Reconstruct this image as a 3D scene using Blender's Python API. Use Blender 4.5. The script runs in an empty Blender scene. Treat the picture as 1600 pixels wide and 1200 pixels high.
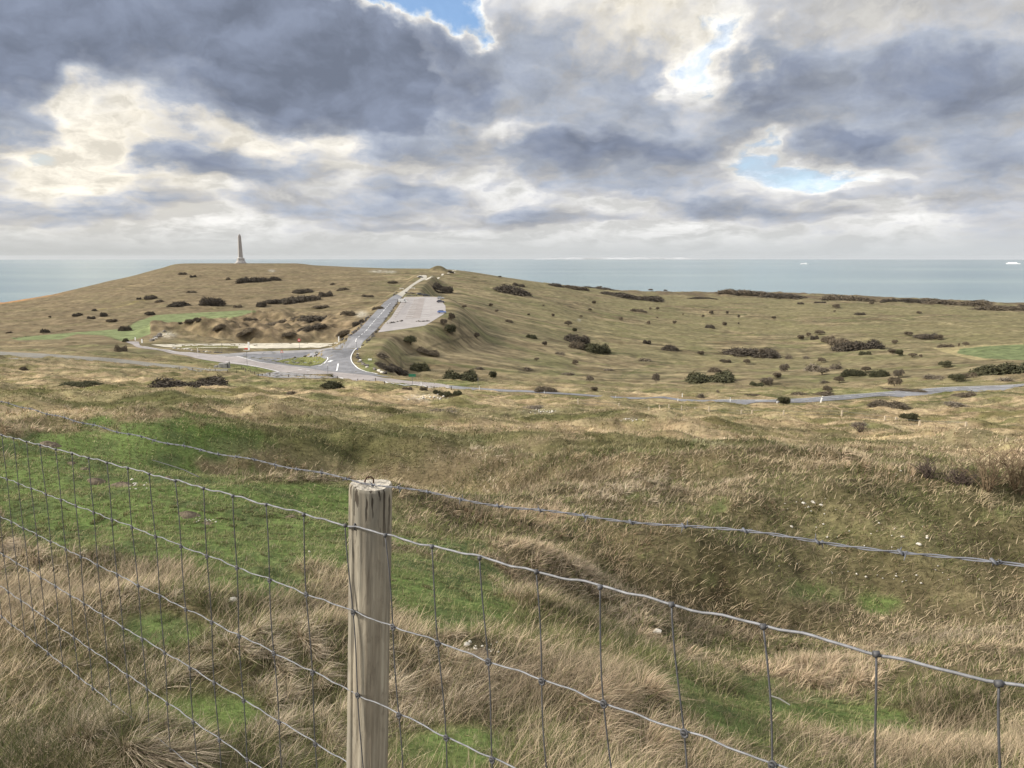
import bpy, bmesh, math, random
import numpy as np
from mathutils import Vector, Matrix
sc = bpy.context.scene
R = math.radians
# ------------------------------------------------------------ camera, world, sun, exposure
EYE = 150.0
FPX = 1200.0                       # focal length in photo pixels (photo 1600 x 1200)
PITCH = math.atan(199.0 / FPX)
CP, SP = math.cos(PITCH), math.sin(PITCH)
cam_d = bpy.data.cameras.new('camera'); cam = bpy.data.objects.new('camera', cam_d)
sc.collection.objects.link(cam)
cam.location = (0, 0, EYE); cam.rotation_euler = (math.pi / 2 - PITCH, 0, 0)
cam_d.sensor_width = 36.0; cam_d.lens = 27.0; cam_d.clip_start = 0.05; cam_d.clip_end = 120000
sc.camera = cam
sc.render.resolution_x = 1024; sc.render.resolution_y = 768
sc.view_settings.view_transform = 'Standard'; sc.view_settings.look = 'None'
sc.view_settings.exposure = 0.36; sc.view_settings.gamma = 1.0
SUN_AZ, SUN_EL = R(-104), R(29)      # azimuth measured from the view direction (+y) to the right
sd = bpy.data.lights.new('sun', 'SUN'); sd.energy = 4.6; sd.angle = R(9); sd.color = (1.0, 0.93, 0.82)
sun = bpy.data.objects.new('sun', sd); sc.collection.objects.link(sun)
sv = Vector((math.sin(SUN_AZ) * math.cos(SUN_EL), math.cos(SUN_AZ) * math.cos(SUN_EL), math.sin(SUN_EL)))
sun.rotation_euler = sv.to_track_quat('Z', 'Y').to_euler(); sun.location = (-50, 20, EYE + 80)

def pray(px, py):
    """world direction of a photo pixel"""
    return (px - 800.0), (FPX * CP - (py - 600.0) * SP), (-(py - 600.0) * CP - FPX * SP)
def azel(px, py):
    x, y, z = pray(px, py)
    return math.atan2(x, y), math.asin(z / math.sqrt(x * x + y * y + z * z))

class NT:
    """small helper for building node trees"""
    def __init__(s, tree): s.t = tree; s.n = tree.nodes; s.l = tree.links
    def node(s, typ, **kw):
        n = s.n.new(typ)
        for k, v in kw.items(): setattr(n, k, v)
        return n
    def put(s, sock, v):
        if v is None: return
        if isinstance(v, bpy.types.NodeSocket): s.l.new(v, sock)
        else: sock.default_value = v
    def m(s, op, a, b=None, c=None, clamp=False):
        n = s.n.new('ShaderNodeMath'); n.operation = op; n.use_clamp = clamp
        s.put(n.inputs[0], a); s.put(n.inputs[1], b)
        if c is not None: s.put(n.inputs[2], c)
        return n.outputs[0]
    def vm(s, op, a, b=None, out=0):
        n = s.n.new('ShaderNodeVectorMath'); n.operation = op
        s.put(n.inputs[0], a); s.put(n.inputs[1], b)
        return n.outputs[out]
    def scale(s, a, k):
        n = s.n.new('ShaderNodeVectorMath'); n.operation = 'SCALE'
        s.put(n.inputs[0], a); s.put(n.inputs['Scale'], k); return n.outputs[0]
    def xyz(s, x, y, z=0.0):
        n = s.n.new('ShaderNodeCombineXYZ')
        for i, v in enumerate((x, y, z)): s.put(n.inputs[i], v)
        return n.outputs[0]
    def noise(s, vec, scale, detail=4, rough=0.55, dist=0.0, lac=2.0, out=0):
        n = s.n.new('ShaderNodeTexNoise'); s.put(n.inputs['Vector'], vec)
        n.inputs['Scale'].default_value = scale; n.inputs['Detail'].default_value = detail
        n.inputs['Roughness'].default_value = rough; n.inputs['Distortion'].default_value = dist
        n.inputs['Lacunarity'].default_value = lac
        return n.outputs[out]
    def mr(s, v, a, b, c=0.0, d=1.0, mode='SMOOTHSTEP'):
        n = s.n.new('ShaderNodeMapRange'); n.interpolation_type = mode
        s.put(n.inputs[0], v)
        for i, q in zip((1, 2, 3, 4), (a, b, c, d)): s.put(n.inputs[i], q)
        return n.outputs[0]
    def mix(s, f, a, b, blend='MIX'):
        n = s.n.new('ShaderNodeMix'); n.data_type = 'RGBA'; n.blend_type = blend
        s.put(n.inputs[0], f)
        for i, v in ((6, a), (7, b)):
            if isinstance(v, (tuple, list)) and len(v) == 3: v = (*v, 1.0)
            s.put(n.inputs[i], v)
        return n.outputs[2]
    def ramp(s, f, stops, interp='LINEAR'):
        n = s.n.new('ShaderNodeValToRGB'); n.color_ramp.interpolation = interp
        e = n.color_ramp.elements
        while len(e) < len(stops): e.new(0.5)
        for i, (p, c) in enumerate(stops): e[i].position = p; e[i].color = (*c, 1.0)
        s.put(n.inputs[0], f); return n.outputs[0]

world = bpy.data.worlds.new('World'); sc.world = world; world.use_nodes = True
w = NT(world.node_tree); w.n.clear()
def build_sky():
    tc = w.node('ShaderNodeTexCoord'); D = tc.outputs['Generated']
    sp = w.node('ShaderNodeSeparateXYZ'); w.put(sp.inputs[0], D)
    az = w.m('ARCTAN2', sp.outputs[0], sp.outputs[1]); el = w.m('ARCSINE', sp.outputs[2])
    elp = w.m('MAXIMUM', el, -0.02)
    N = w.xyz(w.m('MULTIPLY', az, 5.0), w.m('MULTIPLY', w.m('LOGARITHM', w.m('ADD', elp, 0.13), math.e), 2.6), 3.7)
    N2 = w.vm('ADD', N, (11.3, 5.1, 2.2))
    def two(scale, d):
        return w.xyz(w.m('SUBTRACT', w.noise(N, scale, d, 0.6), 0.5), w.m('SUBTRACT', w.noise(N2, scale, d, 0.6), 0.5), 0.0)
    wv = w.vm('ADD', w.scale(two(1.6, 3), 0.20), w.scale(two(6.0, 4), 0.07))
    damp = w.mr(el, 0.0, 0.25, 0.25, 1.0)
    q0 = w.xyz(az, el, 0.0)
    q = w.vm('ADD', q0, w.vm('MULTIPLY', w.scale(wv, damp), (1.0, 0.6, 0.0)))
    S = 1.0 / FPX
    def blob(cx, cy, rx, ry, rot, soft, amp, src):
        a, e = azel(cx, cy)
        mp = w.node('ShaderNodeMapping'); mp.vector_type = 'TEXTURE'
        w.put(mp.inputs[0], src)
        mp.inputs['Location'].default_value = (a, e, 0); mp.inputs['Rotation'].default_value = (0, 0, R(rot))
        mp.inputs['Scale'].default_value = (rx * S, ry * S, 1)
        ln = w.vm('LENGTH', mp.outputs[0], out=1)
        return w.mr(ln, 1.0 + soft, max(0.0, 1.0 - soft), 0.0, amp)
    def total(lst, src):
        acc = None
        for b in lst:
            o = blob(*b, src); acc = o if acc is None else w.m('ADD', acc, o)
        return acc
    # thick clouds: cx, cy, rx, ry, rotation, softness, amount  (photo pixels turned into directions)
    dark = [(350, 45, 290, 120, -10, .40, .66), (520, 110, 190, 95, -14, .40, .42), (-50, 120, 95, 130, 0, .35, .60), (20, 20, 160, 90, 0, .5, .35), (640, 150, 90, 40, -10, .5, .25),
            (900, 130, 230, 95, -6, .45, .34), (940, 258, 225, 42, -3, .35, .50), (730, 60, 120, 70, 0, .6, .15),
            (1340, 160, 270, 80, -4, .5, .34), (1500, 185, 240, 60, -4, .5, .20), (1310, 248, 90, 28, -8, .4, .45), (1350, 300, 50, 12, 0, .4, .35),
            (620, 262, 90, 38, -15, .5, .32), (840, 340, 130, 10, 0, .5, .16), (500, 322, 140, 16, 0, .6, .22), (380, 262, 120, 22, -4, .5, .34), (160, 325, 120, 14, 0, .6, .2),
            (1060, 332, 180, 12, 0, .6, .26), (260, 305, 120, 12, 0, .7, .22), (650, 300, 110, 12, 0, .7, .25), (1250, 338, 140, 9, 0, .7, .22), (1480, 322, 120, 10, 0, .7, .24), (700, 352, 150, 7, 0, .7, .2), (100, 345, 150, 7, 0, .7, .2), (1560, 275, 120, 26, 0, .6, .26), (1400, 50, 350, 90, 0, .5, .26)]
    T = total(dark, q)
    # clear gaps
    gaps = [(695, 5, 75, 42, -10, .5, 1.0), (1112, 112, 42, 60, -20, 1.0, 1.0), (1150, 245, 60, 16, 5, 1., .24), (1270, 276, 80, 16, -8, 1., .28), (20, 240, 34, 9, 0, .7, .22),
            (575, -5, 50, 12, 0, .6, .5), ]
    G = total(gaps, q)
    breaks = [(985, 30, 75, 45, 0, .7, .16), (95, 195, 80, 60, 25, .7, .34), (430, 207, 120, 16, -3, .7, .26), (585, 228, 70, 22, -20, .7, .25), (668, 95, 18, 70, 35, .8, .30), (800, 200, 80, 14, -5, .8, .22), (1185, 92, 40, 30, -20, .9, .10), (1190, 250, 70, 26, 0, .9, .26), (250, 290, 160, 22, 0, .8, .14), (1430, 262, 70, 20, 0, .7, .2)]
    B = total(breaks, q)
    # warm bright cloud, lit by the sun from the left
    glow = [(150, 215, 180, 95, 0, .9, .8), (985, 25, 110, 60, 0, .8, 1.0), (60, 260, 160, 60, 0, .8, .5), (1190, 88, 50, 35, 0, .9, .3), (1480, 40, 260, 90, 0, .9, .25), (430, 215, 150, 40, 0, .9, .45), (600, 235, 140, 40, 0, .9, .3),(1560, 110, 120, 60, 0, .9, .25)]
    W = total(glow, q)
    # billows: the same field sampled a little towards the light gives the lit and the shaded side of each one
    def bill(src):
        return w.noise(src, 1.5, 6, 0.56, 0.15)
    NW = w.vm('ADD', N, w.scale(wv, 1.5))
    n1 = bill(NW); n2 = bill(w.vm('ADD', NW, (-0.10, 0.13, 0.0)))
    relief = w.m('SUBTRACT', n1, n2)
    band = w.m('MULTIPLY', w.mr(el, 0.155, 0.12, 0.0, 1.0), w.mr(el, 0.02, 0.06, 0.0, 1.0))
    fine = w.noise(NW, 5.5, 7, 0.66)
    base = w.m('ADD', w.m('MULTIPLY', w.m('SUBTRACT', n1, 0.5), w.m('MULTIPLY_ADD', band, .9, 1.15)), w.m('MULTIPLY', w.m('SUBTRACT', fine, 0.5), 0.62))
    Tk = w.m('SUBTRACT', w.m('ADD', w.m('ADD', T, base), w.m('MULTIPLY_ADD', band, 0.02, 0.17)), B)
    Tk = w.m('SUBTRACT', w.m('SMOOTH_MAX', Tk, w.m('MULTIPLY_ADD', fine, .3, .02), .12), G)
    col = w.ramp(Tk, [(0.0, (.56, .64, .74)), (0.12, (.70, .70, .685)), (0.22, (.64, .635, .625)), (0.36, (.47, .475, .495)), (0.60, (.335, .365, .425)), (0.85, (.235, .265, .335)), (1.0, (.19, .22, .29))])
    litm = w.m('MULTIPLY', W, w.mr(Tk, 0.62, 0.10, 0.0, 1.0), clamp=True)
    col = w.mix(w.m('MULTIPLY', litm, 0.8), col, (.83, .765, .64))
    relief = w.m('ADD', relief, w.m('MULTIPLY', w.m('SUBTRACT', fine, .5), w.mr(Tk, .6, .1, .14, .8)))
    rel = w.mr(relief, -0.12, 0.12, 0.80, 1.26, 'LINEAR')
    colv = w.scale(col, rel)
    # lower band of small stacked clouds and the pale air near the horizon
    hz = w.mr(el, 0.0, 0.045, 1.0, 0.0)
    hcol = w.ramp(w.mr(az, -0.6, 0.6, 0, 1, 'LINEAR'), [(0.0, (.45, .455, .44)), (0.35, (.49, .50, .495)), (1.0, (.52, .545, .56))])
    hb = w.m('MULTIPLY', hz, 0.93)
    colv = w.mix(hb, colv, hcol)
    # higher up (above the picture) the cloud is thinner and brighter
    up = w.mr(el, 0.36, 0.8, 0.0, 1.0)
    colv = w.mix(up, colv, (.95, .96, 1.0))
    nish = w.node('ShaderNodeTexSky'); nish.sky_type = 'NISHITA'; nish.sun_disc = False
    nish.sun_elevation = SUN_EL; nish.sun_rotation = SUN_AZ
    nish.air_density = 1.0; nish.dust_density = 0.6; nish.ozone_density = 4.0; nish.altitude = 100
    b1 = w.node('ShaderNodeBackground'); w.put(b1.inputs[0], nish.outputs[0]); b1.inputs[1].default_value = 0.15
    b2 = w.node('ShaderNodeBackground'); w.put(b2.inputs[0], colv); b2.inputs[1].default_value = 0.93
    al = w.m('MAXIMUM', w.mr(Tk, -0.42, 0.12, 0.10, 1.0), hz)
    al = w.m('MAXIMUM', al, w.m('MULTIPLY', up, 0.8))
    ms = w.node('ShaderNodeMixShader'); w.put(ms.inputs[0], al); w.l.new(b1.outputs[0], ms.inputs[1]); w.l.new(b2.outputs[0], ms.inputs[2])
    out = w.node('ShaderNodeOutputWorld'); w.l.new(ms.outputs[0], out.inputs[0])
build_sky()
# ------------------------------------------------------------ noise
def _h(ix, iy, seed):
    h = (ix.astype(np.int64) * 374761393 + iy.astype(np.int64) * 668265263 + seed * 982451653) & 0xFFFFFFFF
    h = ((h ^ (h >> 13)) * 1274126177) & 0xFFFFFFFF
    return ((h ^ (h >> 16)) & 0xFFFF).astype(np.float32) / 65535.0
def pn(x, y, seed=0):
    """gradient noise, about -0.7..0.7"""
    x = np.asarray(x, np.float64); y = np.asarray(y, np.float64)
    ix = np.floor(x); iy = np.floor(y); fx = (x - ix).astype(np.float32); fy = (y - iy).astype(np.float32)
    u = fx * fx * fx * (fx * (fx * 6 - 15) + 10); v = fy * fy * fy * (fy * (fy * 6 - 15) + 10)
    def g(dx, dy):
        a = _h(ix + dx, iy + dy, seed) * 6.2831853
        return np.cos(a) * (fx - dx) + np.sin(a) * (fy - dy)
    a = g(0, 0); b = g(1, 0); c = g(0, 1); d = g(1, 1)
    return (a + (b - a) * u) * (1 - v) + (c + (d - c) * u) * v
def fbm(x, y, octv=4, seed=0, gain=0.5):
    s = 0; a = 1.0
    for i in range(octv):
        s = s + a * pn(x * 2.0 ** i + 17.3 * i, y * 2.0 ** i - 9.1 * i, seed + i); a *= gain
    return s * 1.4
def sst(a, b, x):
    t = np.clip((x - a) / (b - a), 0, 1); return t * t * (3 - 2 * t)

def hermite(xk, yk, x):
    """smooth interpolation along axis 0 of yk with knots xk"""
    xk = np.asarray(xk, float); yk = np.asarray(yk, float)
    d = np.diff(yk, axis=0) / np.diff(xk).reshape((-1,) + (1,) * (yk.ndim - 1))
    h = np.diff(xk).reshape((-1,) + (1,) * (yk.ndim - 1))
    m = np.empty_like(yk); m[0] = d[0]; m[-1] = d[-1]
    m[1:-1] = np.where(d[1:] * d[:-1] > 0, 3 * (h[1:] + h[:-1]) / ((2 * h[1:] + h[:-1]) / np.where(d[:-1] == 0, 1e-9, d[:-1]) + (h[1:] + 2 * h[:-1]) / np.where(d[1:] == 0, 1e-9, d[1:])), 0)
    m[1:-1] = 0.6 * m[1:-1] + 0.4 * (d[1:] + d[:-1]) / 2
    i = np.clip(np.searchsorted(xk, x) - 1, 0, len(xk) - 2)
    sh = (-1,) + (1,) * (yk.ndim - 1)
    H = (xk[i + 1] - xk[i]); t = ((np.clip(x, xk[0], xk[-1]) - xk[i]) / H).reshape(sh); H = H.reshape(sh)
    return ((2 * t**3 - 3 * t**2 + 1) * yk[i] + (t**3 - 2 * t**2 + t) * H * m[i] + (-2 * t**3 + 3 * t**2) * yk[i + 1] + (t**3 - t**2) * H * m[i + 1])

# ------------------------------------------------------------ the lie of the land
COLS = [-400, 0, 200, 300, 400, 600, 700, 800, 1000, 1200, 1400, 1600, 2000]
NEAR = {  # metres below the eye
 0.2: [-1.65]*13,
 1.0: [-1.75,-1.75,-1.72,-1.71,-1.70,-1.68,-1.67,-1.66,-1.64,-1.62,-1.62,-1.62,-1.62],
 2.0: [-1.95,-1.9,-1.85,-1.83,-1.82,-1.8,-1.79,-1.78,-1.78,-1.8,-1.8,-1.75,-1.7],
 3.2: [-2.1,-2.05,-2.0,-2.0,-2.0,-2.0,-2.0,-2.02,-2.1,-2.2,-2.2,-2.1,-1.9],
 5.0: [-2.3,-2.2,-2.2,-2.22,-2.25,-2.35,-2.42,-2.5,-2.75,-2.95,-3.05,-2.9,-2.4],
 8.0: [-2.5,-2.55,-2.6,-2.67,-2.75,-2.95,-3.1,-3.3,-3.8,-4.2,-4.3,-4.0,-3.3],
 11.0:[-2.8,-2.8,-2.9,-3.0,-3.1,-3.4,-3.6,-3.8,-4.15,-4.3,-4.35,-4.25,-3.8],
 14.0:[-3.2,-3.2,-3.3,-3.4,-3.5,-3.8,-3.95,-4.1,-4.3,-4.2,-4.15,-4.25,-4.2]}
FAR = {   # photo row at which the ground stands at that distance
 18: [685,672,675,680,685,700,700,700,702,708,715,740,760],
 28: [660,652,652,653,655,672,676,680,690,700,705,722,735],
 45: [645,640,638,639,640,652,656,660,672,682,690,704,710],
 75: [628,624,622,623,625,634,638,642,653,661,670,680,690],
 120:[612,606,606,607,608,615,619,624,636,644,652,658,660],
 180:[590,586,588,590,592,600,605,610,620,623,626,624,630],
 260:[564,562,568,572,576,590,596,602,611,611,606,599,598],
 350:[545,545,540,542,548,550,558,572,590,589,582,575,575],
 500:[528,520,507,503,502,484,490,516,550,562,556,550,550],
 650:[512,497,480,473,470,459,462,482,520,535,535,533,530],
 800:[498,482,455,448,444,439,444,459,498,512,514,514,515],
 950:[490,476,444,434,428,427,432,446,482,494,498,502,505],
 1100:[485,474,438,420,418,422,424,439,470,481,487,493,495],
 1286:[485,478,436,414,412,419,421,435,462,470,477,484,488],
 1500:[520,510,450,425,414,421,424,438,456,461,469,478,482],
 1800:[560,560,490,460,440,440,444,452,458,458,466,475,480]}
def row_t(px, py):
    x, y, z = pray(px, py); return z / math.hypot(x, y)
RK = []; TK = []
for r_, v in NEAR.items(): RK.append(math.log(r_)); TK.append([a / r_ for a in v])
for r_, v in FAR.items(): RK.append(math.log(r_)); TK.append([row_t(c, p_) for c, p_ in zip(COLS, v)])
for r_, z_ in ((2150, -153.0), (2700, -160.0)): RK.append(math.log(r_)); TK.append([z_ / r_] * len(COLS))
TK = np.array(TK); RK = np.array(RK)
PHC = [math.atan2(c - 800, 1184.0) for c in COLS]
rear = np.array([(-1.6 - 0.02 * math.exp(k)) / math.exp(k) if math.exp(k) < 1900 else TK[i, 0] for i, k in enumerate(RK)])
PHC = np.array([-3.1416, -2.0] + PHC + [2.0, 3.1416]); TK = np.column_stack([rear, rear, TK, rear, rear])
_k = [.25, 2, 60, 250, 800, 2600]; _n = [60, 110, 160, 330, 200]
lr = np.concatenate([np.linspace(math.log(a), math.log(b), int(math.log(b / a) * n), endpoint=False) for a, b, n in zip(_k[:-1], _k[1:], _n)] + [[math.log(2600.0)]]); NRR, LR0 = len(lr), lr[0]
tf = np.arctan(np.linspace(math.tan(R(-41)), math.tan(R(41)), 900))
ph = np.concatenate([np.linspace(-math.pi, R(-60), 40, endpoint=False), np.linspace(R(-60), R(-41), 40, endpoint=False), tf, np.linspace(R(41), R(60), 41)[1:], np.linspace(R(60), math.pi, 41)[1:]])
NPH = len(ph)
base = hermite(PHC, hermite(RK, TK, lr).T, ph).T            # (r, phi) slope
rr = np.exp(lr)[:, None]; GX = rr * np.sin(ph)[None, :]; GY = rr * np.cos(ph)[None, :]
GZ = base * rr                                               # relative to the eye
GZ[:, -1] = GZ[:, 0]

def samp(G, x, y):
    """value of a grid quantity at world x, y"""
    x = np.asarray(x, float); y = np.asarray(y, float)
    l = 0.5 * np.log(x * x + y * y + 1e-9); i = np.clip(np.searchsorted(lr, l) - 1, 0, NRR - 2); f = np.clip((l - lr[i]) / (lr[i + 1] - lr[i]), 0, 1)
    p = np.arctan2(x, y); j = np.clip(np.searchsorted(ph, p) - 1, 0, NPH - 2); g = np.clip((p - ph[j]) / (ph[j + 1] - ph[j]), 0, 1)
    return (G[i, j] * (1 - g) + G[i, j + 1] * g) * (1 - f) + (G[i + 1, j] * (1 - g) + G[i + 1, j + 1] * g) * f
def cast(px, py, rmin=1.0):
    """where the ground is seen at a photo pixel: x, y, z(rel), r"""
    x, y, z = pray(px, py); h = math.hypot(x, y); t = z / h; p = math.atan2(x, y)
    j = int(np.clip(np.searchsorted(ph, p) - 1, 0, NPH - 2)); g = (p - ph[j]) / (ph[j + 1] - ph[j])
    col = (GZ[:, j] * (1 - g) + GZ[:, j + 1] * g) / rr[:, 0]
    i0 = int(np.searchsorted(lr, math.log(rmin)))
    k = np.nonzero(col[i0:] >= t)[0]
    if len(k) == 0:
        i = i0 + int(np.argmax(col[i0:])); r = float(rr[i, 0])
    else:
        i = i0 + int(k[0])
        if i == i0 or i == 0: r = float(rr[i, 0])
        else:
            a, b = col[i - 1], col[i]; f = (t - a) / (b - a + 1e-12); r = math.exp(lr[i - 1] + f * (lr[i] - lr[i - 1]))
    X, Y = r * x / h, r * y / h
    return X, Y, float(samp(GZ, X, Y)), r
def gp(px, py, r):
    """a point at a photo pixel and a given distance"""
    x, y, z = pray(px, py); h = math.hypot(x, y); return (r * x / h, r * y / h, r * z / h)

def bump(px, r, sx, sy, hgt, rot=0.0):
    """raise (or dig) the ground round the spot px at distance r"""
    global GZ
    a = math.atan2(px - 800, 1184.0); cx, cy = r * math.sin(a), r * math.cos(a)
    dx, dy = GX - cx, GY - cy
    c, s = math.cos(rot), math.sin(rot); u = (dx * c + dy * s) / sx; v = (-dx * s + dy * c) / sy
    GZ = GZ + hgt * np.exp(-(u * u + v * v))
bump(480, 17.2, 4.6, 2.8, -2.7)             # hollow beyond the green
bump(610, 19.0, 2.4, 1.8, -1.2); bump(300, 21, 2.5, 1.5, .35)
bump(1075, 10.8, 1.4, .8, 0.55); bump(1350, 14.2, 4.5, 1.0, .34); bump(960, 7.4, 1.0, .7, -.25); bump(1150, 6.5, 1.2, .8, -.25)              # hummock
bump(870, 8.6, 1.0, 0.6, 0.22); bump(1340, 7.0, 1.3, .9, 0.25); bump(1560, 8.0, 1.0, 1.0, .3)
bump(1330, 10.4, 3.5, 1.2, -0.5)
bump(140, 5.0, .8, .45, 0.16); bump(470, 3.9, .55, .4, 0.16); bump(60, 3.3, .4, .3, 0.10); bump(210, 2.9, .35, .28, 0.14)
bump(640, 52, 12, 4, -0.8); bump(800, 70, 22, 5, -1.3); bump(300, 34, 6, 2, -.5); bump(688, 1050, 14, 12, 8.5)
bump(470, 405, 40, 16, 4.5, .3); bump(330, 415, 24, 14, 5.0); bump(560, 430, 22, 22, 5.5); bump(255, 425, 10, 10, 4.0); bump(400, 400, 24, 10, 3.5)
bump(430, 470, 30, 10, -2.5); bump(390, 520, 34, 12, 3.0)

# ---- levelled ground for roads and the car park
def smoothstrip(pts, n=10):
    P = np.array(pts, float); t = np.arange(len(P)); tt = np.linspace(0, len(P) - 1, (len(P) - 1) * n + 1)
    return hermite(t, P, tt)
def seg_dist(P, X, Y):
    """distance to a polyline P (n,3 : x,y,z) and the z of the nearest spot"""
    best = np.full(X.shape, 1e18); bz = np.zeros(X.shape)
    for a, b in zip(P[:-1], P[1:]):
        d = b[:2] - a[:2]; L2 = max(float(d @ d), 1e-9)
        t = np.clip(((X - a[0]) * d[0] + (Y - a[1]) * d[1]) / L2, 0, 1)
        q = (X - a[0] - t * d[0])**2 + (Y - a[1] - t * d[1])**2
        m = q < best; best = np.where(m, q, best); bz = np.where(m, a[2] + t * (b[2] - a[2]), bz)
    return np.sqrt(best), bz
FLAT = np.zeros(GZ.shape)                     # 1 where the ground is kept smooth
def level(P, half, blend, keep=1.0):
    global GZ, FLAT
    P = np.asarray(P)
    lo, hi = P[:, :2].min(0) - half - blend - 2, P[:, :2].max(0) + half + blend + 2
    m = (GX > lo[0]) & (GX < hi[0]) & (GY > lo[1]) & (GY < hi[1])
    d, z = seg_dist(P, GX[m], GY[m]); f = 1 - sst(half, half + blend, d)
    GZ[m] = GZ[m] * (1 - f * keep) + z * f * keep
    FLAT[m] = np.maximum(FLAT[m], 1 - sst(half, half + blend * 0.6, d))
def inpoly(poly, X, Y):
    c = np.zeros(X.shape, bool); n = len(poly)
    for i in range(n):
        x1, y1 = poly[i][:2]; x2, y2 = poly[(i + 1) % n][:2]
        k = ((y1 > Y) != (y2 > Y)) & (X < (x2 - x1) * (Y - y1) / (y2 - y1 + 1e-12) + x1); c ^= k
    return c
# hill road, from the junction up to the crest: photo column, row, distance
hillroad = np.array([gp(*p) for p in [(545,574,262),(562,545,305),(580,523,352),(600,500,405),(617,480,460),(630,464,525),(640,452,590),(652,441,680),(661,434,760),(664,431.5,800),(661,430,830)]])
level(smoothstrip(hillroad, 8), 7.5, 11)
# car park, a gently rising shelf beside the hill road
_rw = np.array([574,545,523,500,480,464,452.0]); _rd = np.array([262,305,352,405,460,525,590.0])
LOT = [gp(px_, py_, float(np.interp(-py_, -_rw, _rd))) for px_, py_ in [(590,520),(612,497),(630,463.5),(671,463.5),(687,464.5),(698,477),(698,489),(674,504),(640,514)]]
lx = np.array([p[0] for p in LOT]); ly = np.array([p[1] for p in LOT]); lz = np.array([p[2] for p in LOT])
co = np.linalg.lstsq(np.column_stack([lx, ly, np.ones(len(lx))]), lz, rcond=None)[0]
def lotz(x, y): return co[0] * x + co[1] * y + co[2]
m = (GX > lx.min() - 30) & (GX < lx.max() + 30) & (GY > ly.min() - 40) & (GY < ly.max() + 30)
cl = np.array([(x, y, z) for x, y, z in LOT + LOT[:1]])
d_, _ = seg_dist(cl, GX[m], GY[m]); d_ = np.where(inpoly(LOT, GX[m], GY[m]), 0, d_)
f_ = 1 - sst(2.5, 26, d_); GZ[m] = GZ[m] * (1 - f_) + lotz(GX[m], GY[m]) * f_; FLAT[m] = np.maximum(FLAT[m], 1 - .9 * sst(2, 34, d_))
level(smoothstrip(hillroad, 8), 5.0, 3)

def castline(pts, n=6): return smoothstrip(np.array([cast(*p)[:3] for p in pts]), n)
# the coast road and the other paved ground (photo pixels of their centre lines)
main_l = castline([(196,536),(215,541),(250,547),(300,553),(350,561),(420,571),(480,580),(540,588),(600,595),(660,601),(720,605.5),(800,611),(860,615)])
main_r = castline([(1090,627),(1140,628),(1200,628.5),(1260,626),(1330,621),(1400,615.5),(1480,609),(1560,603),(1640,600)])
gap_l = castline([(860,615),(960,621),(1030,625),(1090,627)])
for P_, hw, bl in ((main_l, 8, 9), (gap_l, 5, 6), (main_r, 6, 7)): level(P_, hw, bl)
slip = castline([(300,552),(380,556),(450,555),(500,552),(535,545)]); level(slip, 7, 7)
strip = castline([(285,543),(380,544),(450,541),(515,536)]); level(strip, 6, 6)
junc = castline([(430,584),(520,583),(560,590)]); level(junc, 7, 6)
track = castline([(-60,546),(0,551),(60,555),(150,561),(230,568),(300,576),(345,580)]); level(track, 4, 6)

# flat top round the obelisk
OBX, OBY = 1270 * math.sin(math.atan2(376 - 800, 1216)), 1270 * math.cos(math.atan2(376 - 800, 1216)); OBZ = row_t(376, 411.6) * 1270
level(np.array([(OBX - 60, OBY, OBZ), (OBX + 60, OBY, OBZ)]), 22, 40)
# ---- unevenness
rG = np.broadcast_to(rr, GZ.shape); soft = 1 - FLAT
nearm = 1 - sst(25, 60, rG); midm = sst(14, 40, rG) * (1 - sst(260, 420, rG)); farm = sst(220, 420, rG)
FIELD_L0 = [(0,533),(120,515),(190,510),(215,498),(245,488),(320,484),(385,480),(410,484),(370,500),(300,507),(262,515),(235,530),(190,540),(95,535)]
LAWN = [(175,695,230,36,1.),(80,760,170,55,.75),(230,790,230,75,1.05),(400,850,190,75,1.2),(690,930,130,85,1.15),(560,800,130,40,.6),(60,840,80,40,.5),(300,680,120,30,.8),(480,930,120,40,.5),
        (255,985,80,34,.75),(1260,915,100,50,.62),(1160,1040,70,60,.62),(1230,1120,190,50,.85),(690,1165,120,50,1.),(830,800,70,14,.5),(905,815,50,14,.5),(1010,865,60,18,.52),(1130,905,50,18,.5),(1500,930,60,22,.52),(1390,945,50,18,.5),(1560,1150,70,40,.55),(1120,790,50,22,.5),(560,1140,40,40,.5),(400,1120,100,60,.6),(1050,1050,50,60,.5),(250,1120,120,60,.6),(1080,720,110,14,.42),(1560,800,60,16,.5),(1000,780,60,25,.5),(860,1080,60,40,.5),(1420,1130,140,50,.5),(40,1060,60,60,.7)]
def project(x, y, z):
    """photo pixel of a point given relative to the eye"""
    u = y * CP - z * SP; v = y * SP + z * CP
    u = np.where(u < 0.05, 0.05, u)
    return 800 + FPX * x / u, 600 - FPX * v / u
PXG, PYG = project(GX, GY, GZ)
def ell(lst, px, py):
    o = 0
    for cx, cy, rx, ry, a in lst: o = o + a * np.exp(-(((px - cx) / rx)**2 + ((py - cy) / ry)**2)**1.3)
    return o
def lawn_mask(x, y, px, py, r):
    o = ell(LAWN, px, py) + 0.50 * fbm(x / 1.5, y / 1.5, 5, 5, .6) - 0.05
    return sst(0.40, 0.80, o) * (1 - sst(26, 45, r))
lawnG = lawn_mask(GX, GY, PXG, PYG, rG)
tus = 1 - 0.8 * lawnG
n_ = nearm * tus * (0.115 * fbm(GX / 1.25, GY / 1.25, 3, 11) + 0.05 * np.abs(fbm(GX / .42, GY / .42, 2, 12)))
n_ += nearm * lawnG * 0.02 * fbm(GX / .5, GY / .5, 3, 13) + nearm * sst(5, 12, rG) * .27 * fbm(GX / 3.2, GY / 2.2, 2, 14)
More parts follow.
